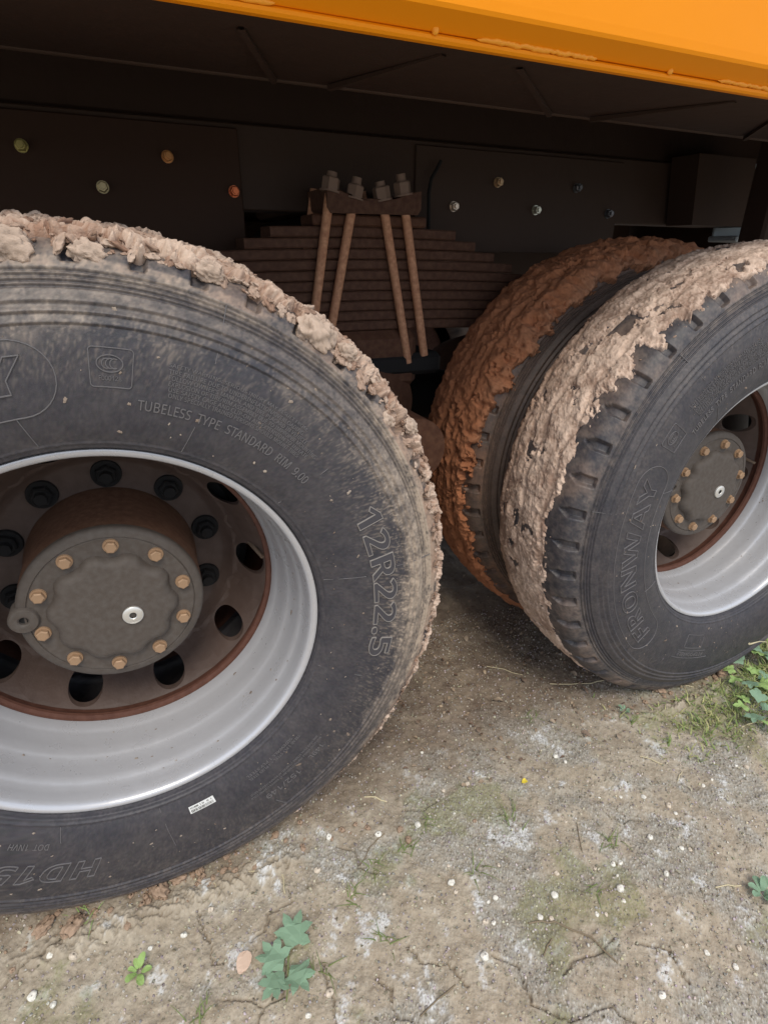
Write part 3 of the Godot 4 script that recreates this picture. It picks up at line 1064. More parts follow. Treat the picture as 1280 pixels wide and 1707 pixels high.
func straw(pts: Array, rad: float, m: Material, label: String, called := "straw") -> void:
	var st := start()
	var P := []
	for i in pts.size() - 1:
		for k in 4:
			var f := k / 4.0
			var p: Vector2 = pts[i].lerp(pts[i + 1], f)
			P.append(gy(p.x, p.y) + Vector3(0.0016 * sin(i * 4 + k * 1.3), rad * 1.2 + 0.001, 0.0016 * cos(i * 3 + k * 1.7)))
	P.append(gy(pts[-1].x, pts[-1].y) + Vector3(0, rad, 0))
	var at: Vector3 = P[0]
	for i in P.size(): P[i] -= at
	tube(st, P, rad, 6)
	var o := put(called, st.commit(), m, self, at)
	tag(o, label, called, "")

# ------------------------------------------------------------------ the scene
func _ready() -> void:
	rng.seed = 20
	# camera
	var cam := Camera3D.new()
	cam.name = "camera"
	add_child(cam)
	cam.transform = Transform3D(Basis(Vector3.UP, -0.41587) * Basis(Vector3.RIGHT, -0.43235) * Basis(Vector3.BACK, 0.00981), Vector3(0.0873, 1.0388, 0.7133))
	cam.fov = 84.56
	cam.near = 0.02
	cam.far = 3000.0
	# sky, sun, exposure: a bright overcast day
	var env := Environment.new()
	var sm := ProceduralSkyMaterial.new()
	sm.sky_top_color = Color(0.80, 0.86, 0.95)
	sm.sky_horizon_color = Color(0.86, 0.88, 0.90)
	sm.sky_curve = 0.2
	sm.ground_bottom_color = Color(0.30, 0.27, 0.22)
	sm.ground_horizon_color = Color(0.45, 0.43, 0.38)
	var sky := Sky.new()
	sky.sky_material = sm
	env.background_mode = Environment.BG_SKY
	env.sky = sky
	env.background_energy_multiplier = 1.0
	env.tonemap_mode = Environment.TONE_MAPPER_LINEAR
	env.tonemap_exposure = 1.58
	env.sdfgi_enabled = true
	env.ssao_enabled = true
	env.ssil_enabled = true
	var we := WorldEnvironment.new()
	we.name = "environment"
	we.environment = env
	add_child(we)
	var sun := DirectionalLight3D.new()
	sun.name = "sun"
	sun.light_energy = 0.42
	sun.light_color = Color(1.0, 0.97, 0.92)
	sun.light_angular_distance = 24.0
	sun.shadow_enabled = true
	add_child(sun)
	sun.look_at_from_position(Vector3(-0.15, 1.0, 0.70), Vector3.ZERO)

	# materials
	var t_fine := noise_tex(0.06, 4, 5, 512, 4.0)
	var t_lump := noise_tex(0.02, 5, 6, 512, 6.0)
	var t_rough := noise_tex(0.015, 5, 8, 512, 0.0, Color(0.5, 0.5, 0.5), Color(1, 1, 1))
	var t_wear := noise_tex(0.007, 8, 21, 1024, 0.0, Color(0.86, 0.82, 0.79), Color(1.0, 1.0, 1.0))
	var t_rust := noise_tex(0.008, 8, 22, 1024, 0.0, Color(0.76, 0.66, 0.60), Color(1.0, 0.98, 0.95))
	M.rubber = grain(mat(Color(1, 1, 1), 0.52, 0.0, true), t_fine, 14.0, 0.35)
	M.letters = grain(mat(lin(0.135, 0.126, 0.128), 0.5), t_fine, 14.0, 0.3)  # paler than the rubber: dust plus edge highlights put into the colour
	M.rubber.metallic_specular = 0.5
	M.letters_worn_lit = grain(mat(lin(0.25, 0.225, 0.205), 0.6), t_fine, 14.0, 0.3)  # palest ribs: wear, with highlights on the edges painted in
	M.numerals = grain(mat(lin(0.055, 0.051, 0.058), 0.6), t_fine, 14.0, 0.3)
	M.mud = grain(mat(Color(1, 1, 1), 0.95, 0.0, true), t_fine, 7.0, 0.9)
	M.soil = grain(mat(Color(1, 1, 1), 0.95, 0.0, true), t_fine, 5.0, 0.7)
	M.soil.uv1_world_triplanar = true
	M.silver = grain(mat(lin(0.53, 0.525, 0.54), 0.42, 0.35), t_lump, 3.0, 0.10)
	M.silver.roughness_texture = t_rough
	M.rust_rim = grain(mat(lin(0.125, 0.054, 0.036), 0.75), t_fine, 6.0, 0.3)
	M.disc = grain(mat(lin(0.100, 0.068, 0.056), 0.65, 0.0), t_fine, 5.0, 0.25)
	M.hub = grain(mat(lin(0.17, 0.092, 0.056), 0.85), t_fine, 8.0, 0.4)
	M.hub_face = grain(mat(lin(0.102, 0.087, 0.076), 0.68), t_fine, 9.0, 0.25)
	M.zinc = mat(lin(0.37, 0.235, 0.14), 0.55, 0.2)
	M.plug = mat(lin(0.72, 0.70, 0.66), 0.35, 0.6)
	M.valve = mat(lin(0.30, 0.22, 0.16), 0.5, 0.5)
	M.nut = mat(lin(0.009, 0.008, 0.008), 0.9, 0.0)
	M.black = mat(lin(0.008, 0.007, 0.007), 0.8)
	M.frame = grain(mat(lin(0.060, 0.037, 0.027), 0.62), t_lump, 3.0, 0.15)  # frame browns hold dust and the warm shade under the truck, painted in
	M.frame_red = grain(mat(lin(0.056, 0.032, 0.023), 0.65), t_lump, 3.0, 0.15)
	M.frame_dusty = grain(mat(lin(0.13, 0.062, 0.035), 0.8), t_lump, 5.0, 0.3)
	M.spring = grain(mat(lin(0.115, 0.058, 0.036), 0.8), t_fine, 6.0, 0.3)
	M.ubolt = grain(mat(lin(0.72, 0.42, 0.27), 0.75), t_fine, 8.0, 0.3)
	M.nut_pale = mat(lin(0.23, 0.155, 0.115), 0.7, 0.1)
	M.orange = grain(mat(lin(0.86, 0.280, 0.003), 0.5), t_lump, 1.5, 0.05)
	M.orange.metallic_specular = 0.28
	M.frame.metallic_specular = 0.35
	M.frame_red.metallic_specular = 0.25
	M.weld = grain(mat(lin(0.88, 0.33, 0.012), 0.5), t_fine, 10.0, 0.6)
	M.under = grain(mat(lin(0.044, 0.026, 0.019), 0.7), t_lump, 2.0, 0.2)
	M.under.metallic_specular = 0.3
	M.tail = mat(lin(0.40, 0.45, 0.47), 0.5)  # pale blue grey: sky light on the tail pieces put into the colour
	M.stone = mat(lin(0.70, 0.67, 0.60), 0.85, 0.0)
	M.stone.albedo_color = Color(0.95, 0.93, 0.88)
	M.stone.vertex_color_use_as_albedo = true
	M.stone_tan = M.stone.duplicate()
	M.stone_tan.albedo_color = Color(0.86, 0.80, 0.72)
	M.leaf = mat(lin(0.205, 0.315, 0.205), 0.8); M.leaf.backlight_enabled = true; M.leaf.backlight = Color(0.10, 0.18, 0.05)
	M.leaf_bright = mat(lin(0.30, 0.43, 0.14), 0.75); M.leaf_bright.backlight_enabled = true; M.leaf_bright.backlight = Color(0.15, 0.25, 0.05)
	M.grass = mat(lin(0.17, 0.21, 0.07), 0.7); M.grass.backlight_enabled = true; M.grass.backlight = Color(0.12, 0.16, 0.04)
	M.straw = mat(lin(0.58, 0.50, 0.32), 0.8)
	M.twig = mat(lin(0.22, 0.17, 0.11), 0.85)
	M.dead = mat(lin(0.23, 0.165, 0.12), 0.85)
	M.dead_pale = mat(lin(0.36, 0.28, 0.205), 0.85)
	M.clod = grain(mat(lin(0.42, 0.29, 0.20), 0.95), t_fine, 16.0, 0.9); M.clod.vertex_color_use_as_albedo = true
	M.clod_pale = grain(mat(lin(0.54, 0.41, 0.32), 0.95), t_fine, 16.0, 0.9); M.clod_pale.vertex_color_use_as_albedo = true
	M.petal = mat(lin(0.80, 0.62, 0.06), 0.6)
	M.sticker = mat(lin(0.72, 0.72, 0.70), 0.6)

	for m in [M.disc, M.hub_face]: m.albedo_texture = t_wear
	for m in [M.hub, M.spring, M.ubolt, M.frame_dusty, M.rust_rim]: m.albedo_texture = t_rust
	# ground
	g_h1 = noise(4.5, 3, 31)
	g_h2 = noise(19.0, 3, 32)
	ground()

	truck()
	litter()

func truck() -> void:
	var t := base("dump_truck")
	tag(t, "orange dump truck with muddy twin rear wheels, black frame and leaf springs", "truck")
	section()
	rim_plain = lathe([[0.2895, -0.06], [0.2985, -0.034], [0.2955, -0.026], [0.287, -0.040], [0.283, -0.07], [0.262, -0.12], [0.258, -0.19], [0.20, -0.21], [0.05, -0.21]], 48)
	# ---- wheels in view
	var front := {"seed": 100, "phase": 0.02, "rubber": Color(0.041, 0.039, 0.047), "dust": Color(0.42, 0.335, 0.26), "mud": Color(0.32, 0.19, 0.13), "dry": Color(0.58, 0.44, 0.345), "red": Color(0.36, 0.19, 0.11), "red0": 0.16, "red1": 0.30, "scratch": 0.32, "holes": 0.5, "lumpy": 1.1, "show": 0.2, "ridge": 0.45, "inboard": 0.0, "zs": 0.8}
	front.heavy = func(a: float) -> float: return 0.06 + 0.98 * bell(a - 0.08, 0.55) + 0.30 * bell(a - 1.45, 0.45)
	front.thick = func(a: float) -> float: return 0.0045 + 0.0125 * smoothstep(0.0, 0.7, a) * smoothstep(3.0, 2.2, a) + 0.004 * bell(a, 0.6)
	front.edge = func(a: float) -> float: return 0.024 + 0.010 * bell(a - 1.2, 0.5) + 0.012 * smoothstep(-0.3, -1.0, a)
	var wf := wheel(front, angles(-2.05, 1.85, 0.0046, 0.03), Vector3(0, 0.52, 0), t, 0.0, deg_to_rad(83.5))
	tag(wf, "outer wheel with a thick crust of tan mud along its shoulder")
	splashes(wf, 300, -PI, PI)
	flakes(wf, front, 1150, -0.9, 1.85, 0.14, 0.0035, 0.0135)
	var rear := front.duplicate()
	rear.merge({"seed": 200, "phase": 0.055, "red0": 0.15, "red1": 0.36, "scratch": 0.15, "holes": 0.95, "lumpy": 0.46, "show": 0.9, "zs": 1.5, "ridge": 0.3, "inboard": 0.012, "dry": Color(0.63, 0.475, 0.375), "mud": Color(0.32, 0.21, 0.155)}, true)
	rear.heavy = func(a: float) -> float: return 0.04 + 0.05 * bell(a - 1.9, 0.5)
	rear.thick = func(a: float) -> float: return 0.0085 - 0.0040 * smoothstep(3.1, 4.0, fposmod(a, TAU))
	rear.edge = func(a: float) -> float:
		var b := fposmod(a, TAU)
		return 0.030 + 0.048 * smoothstep(2.15, 2.85, b) + 0.006 * smoothstep(3.5, 4.2, b)
	var wr := wheel(rear, angles(1.45, 5.1, 0.0047, 0.03), Vector3(1.342, 0.52, 0), t, deg_to_rad(68.5), deg_to_rad(80.0))
	tag(wr, "outer wheel with pale mud caked over its whole tread")
	splashes(wr, 300, -PI, PI)
	flakes(wr, rear, 260, 1.6, 4.0, 0.30, 0.002, 0.008)
	# ---- twin behind the rear wheel: its mud is coloured darker and redder
	var inner := front.duplicate()
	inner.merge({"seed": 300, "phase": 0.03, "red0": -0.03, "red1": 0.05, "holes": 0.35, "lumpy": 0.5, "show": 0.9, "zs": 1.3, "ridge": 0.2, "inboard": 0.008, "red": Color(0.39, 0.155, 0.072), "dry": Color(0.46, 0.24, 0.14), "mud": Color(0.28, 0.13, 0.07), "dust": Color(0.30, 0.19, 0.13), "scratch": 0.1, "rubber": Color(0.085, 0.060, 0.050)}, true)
	inner.heavy = func(_a: float) -> float: return 0.12
	inner.thick = func(a: float) -> float: return 0.024 - 0.010 * smoothstep(2.9, 3.7, fposmod(a, TAU))
	inner.edge = func(a: float) -> float:
		var b := fposmod(a, TAU)
		return 0.000 + 0.045 * smoothstep(2.45, 3.3, b)
	var th := angles(1.45, 3.9, 0.0052, 0.03)
	var w := base("wheel", t, Vector3(1.342, 0.52, -0.358))
	tag(w, "inner wheel of the twin pair, caked in mud coloured red brown")
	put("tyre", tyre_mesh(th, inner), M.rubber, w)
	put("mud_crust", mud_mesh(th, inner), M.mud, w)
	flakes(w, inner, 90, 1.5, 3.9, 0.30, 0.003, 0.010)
	put("rim", rim_plain, M.rust_rim, w)
	# ---- twins and far side wheels: same make, less detail
	var cheap := front.duplicate()
	cheap.heavy = func(_a: float) -> float: return 0.35
	var far_tyre := tyre_mesh(angles(0.0, 0.01, 0.03, 0.026), cheap, 3)
	plain_wheel(far_tyre, Vector3(0, 0.52, -0.345), t)
	for x in [0.0, 1.342]:
		plain_wheel(far_tyre, Vector3(x, 0.52, -2.50), t, true)
		plain_wheel(far_tyre, Vector3(x, 0.52, -2.155), t, true)
	# ---- axles
	for x in [0.0, 1.342]:
		var ax := put("axle", lathe([[0.0, 0.62], [0.105, 0.62], [0.105, 0.50], [0.085, 0.47], [0.085, 0.24], [0.12, 0.20], [0.20, 0.13], [0.235, 0.0], [0.20, -0.13], [0.12, -0.20], [0.085, -0.24], [0.085, -0.47], [0.105, -0.50], [0.105, -0.62], [0.0, -0.62]], 40), M.frame_dusty, t, Vector3(x, 0.52, -1.25))
		ax.rotation.z = 0.0
	# ---- frame rail, bolted plates, sub frame
	for sd in 2:
		var z0 := -0.83 if sd == 0 else -1.67
		var inw := -1.0 if sd == 0 else 1.0
		var st := start()
		bx(st, Vector3(-3.0, 1.128, minf(z0, z0 + inw * 0.010)), Vector3(2.02, 1.303, maxf(z0, z0 + inw * 0.010)), 0.003)
		bx(st, Vector3(-3.0, 1.295, minf(z0 + inw * 0.011, z0 + inw * 0.09)), Vector3(2.02, 1.3035, maxf(z0 + inw * 0.011, z0 + inw * 0.09)), 0.002)
		bx(st, Vector3(-3.0, 1.128, minf(z0 + inw * 0.011, z0 + inw * 0.09)), Vector3(2.02, 1.136, maxf(z0 + inw * 0.011, z0 + inw * 0.09)), 0.002)
		var rail := put("chassis_rail", st.commit(), M.frame, t)
		if sd == 0:
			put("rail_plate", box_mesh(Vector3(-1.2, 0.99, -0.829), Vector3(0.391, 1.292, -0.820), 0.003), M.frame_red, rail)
			put("rail_plate", box_mesh(Vector3(0.846, 1.04, -0.829), Vector3(1.55, 1.292, -0.820), 0.003), M.frame, rail)
			var spots := [[-0.048, 1.2285], [0.09, 1.1615], [0.232, 1.2265], [0.371, 1.165], [0.963, 1.154], [1.100, 1.218], [1.238, 1.154], [1.377, 1.217], [1.512, 1.153]]
			for k in spots.size():
				var b := start()
				var xf := Transform3D(Basis(Vector3(0, 0, 1), k * 0.7), Vector3(spots[k][0], spots[k][1], -0.8199))
				prism(b, 18, 0.0130, 0.0126, 0.0, 0.003, xf)
				prism(b, 6, 0.0112, 0.0112, 0.003, 0.015, xf)
				prism(b, 6, 0.0112, 0.0092, 0.015, 0.0165, xf)
				prism(b, 10, 0.0060, 0.0055, 0.0165, 0.022, xf)
				var m: Material = mat([lin(0.40, 0.34, 0.12), lin(0.36, 0.29, 0.16), lin(0.60, 0.28, 0.10), lin(0.55, 0.14, 0.05), lin(0.66, 0.55, 0.45), lin(0.66, 0.46, 0.28), lin(0.62, 0.62, 0.52), lin(0.16, 0.16, 0.17), lin(0.18, 0.18, 0.19)][k], 0.30, 0.6)
				put("bolt", b.commit(), m, rail)
		put("sub_frame", box_mesh(Vector3(-3.0, 1.306, z0 + minf(inw * 0.02, inw * 0.10)), Vector3(2.6, 1.399, z0 + maxf(inw * 0.02, inw * 0.10)), 0.006), M.under, t)
	put("far_spring", box_mesh(Vector3(-0.15, 0.86, -1.81), Vector3(1.50, 1.09, -1.71), 0.01), M.spring, t)  # plain block for the unseen far spring, added to close off the sky
	put("far_sky_blocker", box_mesh(Vector3(-3.0, 0.88, -1.66), Vector3(2.44, 1.29, -1.648), 0.003), M.frame, t)  # added along the far rail to block sky seen below the frame
	put("rear_sky_blocker", box_mesh(Vector3(2.45, 0.82, -2.3), Vector3(2.55, 1.395, -0.25), 0.01), M.under, t)  # unseen crosswise block, added to hide the sky and darken the underside
	put("added_air_tank", lathe([[0.0, 0.45], [0.06, 0.44], [0.10, 0.40], [0.12, 0.34], [0.12, -0.34], [0.10, -0.40], [0.06, -0.44], [0.0, -0.45]], 32), M.black, t, Vector3(0.67, 1.02, -1.25))  # tank added between the rails as a dark stop against the sky
	put("cross_member", box_mesh(Vector3(0.58, 1.14, -1.575), Vector3(0.76, 1.29, -0.925), 0.01), M.frame, t)
	put("cross_member", box_mesh(Vector3(1.74, 1.14, -1.575), Vector3(1.88, 1.29, -0.925), 0.01), M.frame, t)
	put("cross_member", box_mesh(Vector3(-1.6, 1.14, -1.575), Vector3(-1.45, 1.29, -0.925), 0.01), M.frame, t)
	# bracket and tail pieces behind the rear wheels
	var tb := start()
	var q := [Vector3(1.735, 1.315, -0.818), Vector3(1.765, 1.125, -0.818), Vector3(2.03, 1.125, -0.818), Vector3(1.985, 1.315, -0.818)]
	var out := Vector3(0, 0, 0.10)
	poly(tb, [q[0] + out, q[1] + out, q[2] + out, q[3] + out], Vector3(0, 0, 1))
	for k in 4: poly(tb, [q[k], q[(k + 1) % 4], q[(k + 1) % 4] + out, q[k] + out], (q[k] + q[(k + 1) % 4]) * 0.5 - (q[0] + q[2]) * 0.5)
	put("rear_bracket", tb.commit(), M.frame, t)
	put("tail_plate", box_mesh(Vector3(1.99, 1.085, -0.822), Vector3(2.5, 1.32, -0.812), 0.003), M.tail, t)
	put("tail_step", box_mesh(Vector3(1.96, 1.080, -0.81), Vector3(2.35, 1.098, -0.70), 0.004), M.tail, t)
	put("tail_post", box_mesh(Vector3(1.80, 0.98, -0.58), Vector3(1.90, 1.39, -0.50), 0.008), M.under, t)
	# ---- leaf spring pack with clamp plate, four slanting clamp bolts and its seat
	var pack := base("leaf_spring", t, Vector3(0.66, 0.85, -0.74))
	for k in 10:
		var half := minf(0.240 + 0.061 * k, 0.74)
		var st := start()
		var y0 := 0.232 - 0.0239 * k
		var seg := 14
		for s in seg:
			var xa := lerpf(-half, half, float(s) / seg)
			var xb := lerpf(-half, half, float(s + 1) / seg)
			var ya := y0 - 0.035 * pow(xa / 0.8, 2.0)
			var yb := y0 - 0.035 * pow(xb / 0.8, 2.0)
			var hb := 0.0226
			var c := [Vector3(xa, ya, 0), Vector3(xb, yb, 0)]
			var prof := [[-hb * 0.5, -0.05], [-hb * 0.5, 0.047], [-hb * 0.36, 0.0500], [hb * 0.36, 0.0500], [hb * 0.5, 0.047], [hb * 0.5, -0.05]]
			for p in prof.size():
				var p2 := (p + 1) % prof.size()
				poly(st, [c[0] + Vector3(0, prof[p][0], prof[p][1]), c[1] + Vector3(0, prof[p][0], prof[p][1]), c[1] + Vector3(0, prof[p2][0], prof[p2][1]), c[0] + Vector3(0, prof[p2][0], prof[p2][1])], Vector3(0, (prof[p][0] + prof[p2][0]) * 30.0, prof[p][1] + prof[p2][1]))
			for e in 2:
				if (e == 0 and s == 0) or (e == 1 and s == seg - 1):
					var pp := []
					for p in prof: pp.append(c[e] + Vector3(0, p[0], p[1]))
					poly(st, pp, Vector3(-1 if e == 0 else 1, 0, 0))
		put("leaf", st.commit(), M.spring, pack)
	var pad := start()
	var prof2 := []
	for k in 13:
		var f := k / 12.0
		prof2.append(Vector2(lerpf(0.549, 0.786, f), 1.171 - 0.020 * smoothstep(0.0, 0.35, minf(f, 1.0 - f))))
	var bot := [Vector2(0.786, 1.132), Vector2(0.778, 1.121), Vector2(0.557, 1.119), Vector2(0.549, 1.130)]
	prof2.append_array(bot)
	var c2 := Vector2(0.668, 1.142)
	for zz in [[-0.665, 1.0], [-0.815, -1.0]]:
		for k in prof2.size():
			var a: Vector2 = prof2[k]
			var b: Vector2 = prof2[(k + 1) % prof2.size()]
			poly(pad, [Vector3(a.x, a.y, zz[0]), Vector3(b.x, b.y, zz[0]), Vector3(c2.x, c2.y, zz[0])], Vector3(0, 0, zz[1]))
	for k in prof2.size():
		var a: Vector2 = prof2[k]
		var b: Vector2 = prof2[(k + 1) % prof2.size()]
		var mid := (a + b) * 0.5 - c2
		poly(pad, [Vector3(a.x, a.y, -0.665), Vector3(b.x, b.y, -0.665), Vector3(b.x, b.y, -0.815), Vector3(a.x, a.y, -0.815)], Vector3(mid.x, mid.y * 4.0, 0))
	put("clamp_plate", pad.commit(), M.spring, t)
	put("spring_spacer", box_mesh(Vector3(0.52, 1.094, -0.79), Vector3(0.815, 1.118, -0.688), 0.004), M.frame_dusty, t)
	var legs := [[Vector2(0.561, 1.165), Vector2(0.495, 0.80)], [Vector2(0.621, 1.165), Vector2(0.540, 0.80)], [Vector2(0.688, 1.165), Vector2(0.769, 0.768)], [Vector2(0.744, 1.165), Vector2(0.817, 0.785)]]
	for k in 4:
		var d: Vector2 = (legs[k][0] - legs[k][1]).normalized()
		var a: Vector2 = legs[k][0] + d * 0.012
		for zz in [-0.680, -0.802]:
			var st := start()
			tube(st, [Vector3(legs[k][1].x, legs[k][1].y, zz), Vector3(a.x, a.y, zz)], 0.0110, 14)
			var ub := put("clamp_bolt", st.commit(), M.ubolt, t)
			if zz < -0.7: continue
			var n := start()
			var ctr := Vector3(legs[k][0].x, legs[k][0].y, zz) + Vector3(d.x, d.y, 0) * (-0.004 if k % 3 == 0 else -0.017)
			var bs := Basis(Vector3(d.y, -d.x, 0), Vector3(0, 0, -1), Vector3(d.x, d.y, 0)).orthonormalized()
			prism(n, 24, 0.0235, 0.0235, 0.0, 0.004, Transform3D(bs, ctr))
			prism(n, 6, 0.0205, 0.0205, 0.004, 0.028, Transform3D(bs, ctr), 0.3 * k)
			prism(n, 6, 0.0205, 0.017, 0.028, 0.031, Transform3D(bs, ctr), 0.3 * k)
			prism(n, 14, 0.0118, 0.0112, 0.031, 0.041 + 0.005 * (k % 2), Transform3D(bs, ctr))
			put("nut", n.commit(), M.nut_pale, ub)
	var seat := start()
	bx(seat, Vector3(0.50, 0.70, -0.80), Vector3(0.80, 0.853, -0.678), 0.02)
	seat.append_from(lathe([[0.0, 0.055], [0.085, 0.055], [0.10, 0.045], [0.13, 0.03], [0.135, -0.10]], 40), 0, Transform3D(Basis(), Vector3(0.66, 0.66, -0.72)))
	put("spring_seat", seat.commit(), M.frame_dusty, t)
	put("spring_saddle", box_mesh(Vector3(0.44, 0.735, -0.83), Vector3(0.87, 0.792, -0.672), 0.012), M.black, t)
	put("trunnion_shaft", lathe([[0.0, 0.85], [0.075, 0.85], [0.075, -0.85], [0.0, -0.85]], 32), M.frame_dusty, t, Vector3(0.66, 0.62, -1.25))
	for x in [0.30, 1.0]:
		var st := start()
		tube(st, [Vector3(x * 0.4 + 0.2, 0.56, -0.78), Vector3(1.342 * float(x > 0.6) + (0.12 if x < 0.6 else -0.12), 0.44, -0.78)], 0.032, 14)
		put("torque_rod", st.commit(), M.frame, t)
	# brake hose on the rail
	var hs := start()
	tube(hs, [Vector3(0.905, 1.255, -0.795), Vector3(0.893, 1.238, -0.79), Vector3(0.873, 1.212, -0.785), Vector3(0.868, 1.18, -0.785), Vector3(0.870, 1.13, -0.785), Vector3(0.872, 1.06, -0.785)], 0.0048, 8)
	put("brake_hose", hs.commit(), M.black, t)
	# brake chambers inboard
	for x in [0.30, 1.02]:
		var bc := put("brake_chamber", lathe([[0.0, 0.10], [0.05, 0.10], [0.075, 0.08], [0.08, 0.02], [0.085, 0.0], [0.08, -0.02], [0.075, -0.10], [0.0, -0.11]], 28), M.black, t, Vector3(x, 0.60, -0.98))
		bc.rotation.y = 1.2
	# ---- tipper body
	var body := base("tipper_body", t)
	# side wall with rolled lower edge, slanting strip below it and a thin lip
	var prof := [[2.30, 0.030], [1.290, 0.030], [1.2805, 0.0295], [1.2765, 0.0275], [1.2745, 0.024], [1.2625, 0.0030], [1.2625, -0.003]]
	var sw := start()
	var lens := 60
	for i in lens:
		var xa := lerpf(-3.0, 2.6, float(i) / lens)
		var xb := lerpf(-3.0, 2.6, float(i + 1) / lens)
		for k in prof.size() - 1:
			var wob := 0.0016
			var a := Vector3(xa, prof[k][0] + wob * sin(xa * 2.1), prof[k][1])
			var b := Vector3(xb, prof[k][0] + wob * sin(xb * 2.1), prof[k][1])
			var c := Vector3(xb, prof[k + 1][0] + wob * sin(xb * 2.1), prof[k + 1][1])
			var d := Vector3(xa, prof[k + 1][0] + wob * sin(xa * 2.1), prof[k + 1][1])
			poly(sw, [a, b, c, d], Vector3(0, prof[k + 1][1] - prof[k][1], 1.0 if k < 5 else -0.2))
	put("side_panel", sw.commit(), M.orange, body)
	put("bottom_lip", box_mesh(Vector3(-3.0, 1.2545, -0.010), Vector3(2.6, 1.2632, 0.0035), 0.003), M.orange, body)
	for s in [[0.12, 0.278, 0.0065], [0.512, 0.692, 0.0065], [0.91, 1.15, 0.006], [-0.4, -0.2, 0.006]]:
		var st := start()
		var pts := []
		var rad := []
		var x: float = s[0]
		while x < s[1]:
			pts.append(Vector3(x, 1.2640 + rng.randf_range(-0.0009, 0.0009), 0.0040 + rng.randf_range(-0.0006, 0.0006)))
			rad.append(s[2] * 0.46 * rng.randf_range(0.8, 1.2) * smoothstep(-0.004, 0.012, minf(x - s[0], s[1] - x)))
			x += 0.0042
		tube(st, pts, rad, 10)
		put("weld_bead", st.commit(), M.weld, body)
	for x in [0.457, 0.816, 1.19, 0.02]:
		var m := lump(Vector3(0.0042, 0.0048, 0.004), int(x * 100.0) + 3, 0.4, 8)
		put("weld_spot", m, M.weld, body, Vector3(x, 1.2645, 0.0045))
	# underside
	var so := start()
	poly(so, [Vector3(-3, 1.2575, -0.009), Vector3(2.6, 1.2575, -0.009), Vector3(2.6, 1.2715, -0.30), Vector3(-3, 1.2715, -0.30)], Vector3(0, -1, 0))
	poly(so, [Vector3(-3, 1.2635, -0.009), Vector3(2.6, 1.2635, -0.009), Vector3(2.6, 1.2775, -0.30), Vector3(-3, 1.2775, -0.30)], Vector3(0, 1, 0))
	put("floor_flange", so.commit(), M.under, body)
	var lip := start()
	tube(lip, [Vector3(-3, 1.2735, -0.302), Vector3(2.6, 1.2735, -0.302)], 0.0052, 10)
	put("flange_edge", lip.commit(), M.frame, body)
	put("floor", box_mesh(Vector3(-3, 1.401, -2.5), Vector3(2.6, 1.43, -0.02), 0.004), M.under, body)
	put("inner_skirt", box_mesh(Vector3(-3, 1.278, -0.325), Vector3(2.6, 1.40, -0.312), 0.003), M.under, body)
	for r in [[0.253, -0.06, 0.345, -0.285], [0.496, -0.045, 0.430, -0.285], [0.611, -0.05, 0.845, -0.285], [1.02, -0.05, 0.94, -0.285], [1.15, -0.05, 1.36, -0.285], [-0.2, -0.05, -0.12, -0.285]]:
		var st := start()
		var a := Vector3(r[0], 1.259, r[1])
		var b := Vector3(r[2], 1.269, r[3])
		var sdv := (b - a).cross(Vector3.UP).normalized() * 0.004
		var dn := Vector3(0, -0.007, 0)
		poly(st, [a + sdv, b + sdv, b + sdv + dn, a + sdv + dn * 0.3], sdv)
		poly(st, [a - sdv, b - sdv, b - sdv + dn, a - sdv + dn * 0.3], -sdv)
		poly(st, [a + sdv + dn * 0.3, b + sdv + dn, b - sdv + dn, a - sdv + dn * 0.3], Vector3.DOWN)
		poly(st, [b + sdv, b - sdv, b - sdv + dn, b + sdv + dn], b - a)
		put("stiffener", st.commit(), M.under, body)
	put("far_side", box_mesh(Vector3(-3, 1.255, -2.56), Vector3(2.6, 2.3, -2.505), 0.004), M.orange, body)
	put("end_panel", box_mesh(Vector3(-3.06, 1.30, -2.5), Vector3(-3.005, 2.4, 0.02), 0.004), M.orange, body)
	put("tailgate", box_mesh(Vector3(2.605, 1.30, -2.5), Vector3(2.66, 2.3, 0.02), 0.004), M.orange, body)
	# ---- clumps of mud stuck on the shoulder of the front wheel
	var w1: Node3D = t.get_node("wheel")
	for c in [[92.0, 0.521, 0.026], [83.3, 0.519, 0.017], [69.1, 0.530, 0.016], [52.8, 0.525, 0.026], [47.5, 0.534, 0.014], [35.0, 0.510, 0.016], [31.0, 0.538, 0.013]]:
		var a := deg_to_rad(c[0])
		var m := lump(Vector3(c[2] * 1.05, c[2] * 0.75, c[2] * 0.6), int(c[0]) + 40, 0.55, 26, 1.2)
		var o := put("mud_clump", m, M.clod_pale, w1, Vector3(cos(a) * c[1], sin(a) * c[1], -0.036))
		o.rotation = Vector3(0, 0, a + PI / 2)
	# paper sticker with a bar code on the front tyre
	var stk := start()
	var T := func(u: float, v: float, h: float) -> Vector3: return on_wall(deg_to_rad(lerpf(-80.6, -73.4, u)), lerpf(0.331, 0.3445, v), h)
	for k in 8:
		poly(stk, [T.call(k / 8.0, 0, 0.0008), T.call((k + 1) / 8.0, 0, 0.0008), T.call((k + 1) / 8.0, 1, 0.0008), T.call(k / 8.0, 1, 0.0008)], Vector3(0, 0, 1))
	var so2 := put("sticker", stk.commit(), M.sticker, w1)
	tag(so2, "small white sticker with a printed bar code")
	var bars := start()
	var u := 0.06
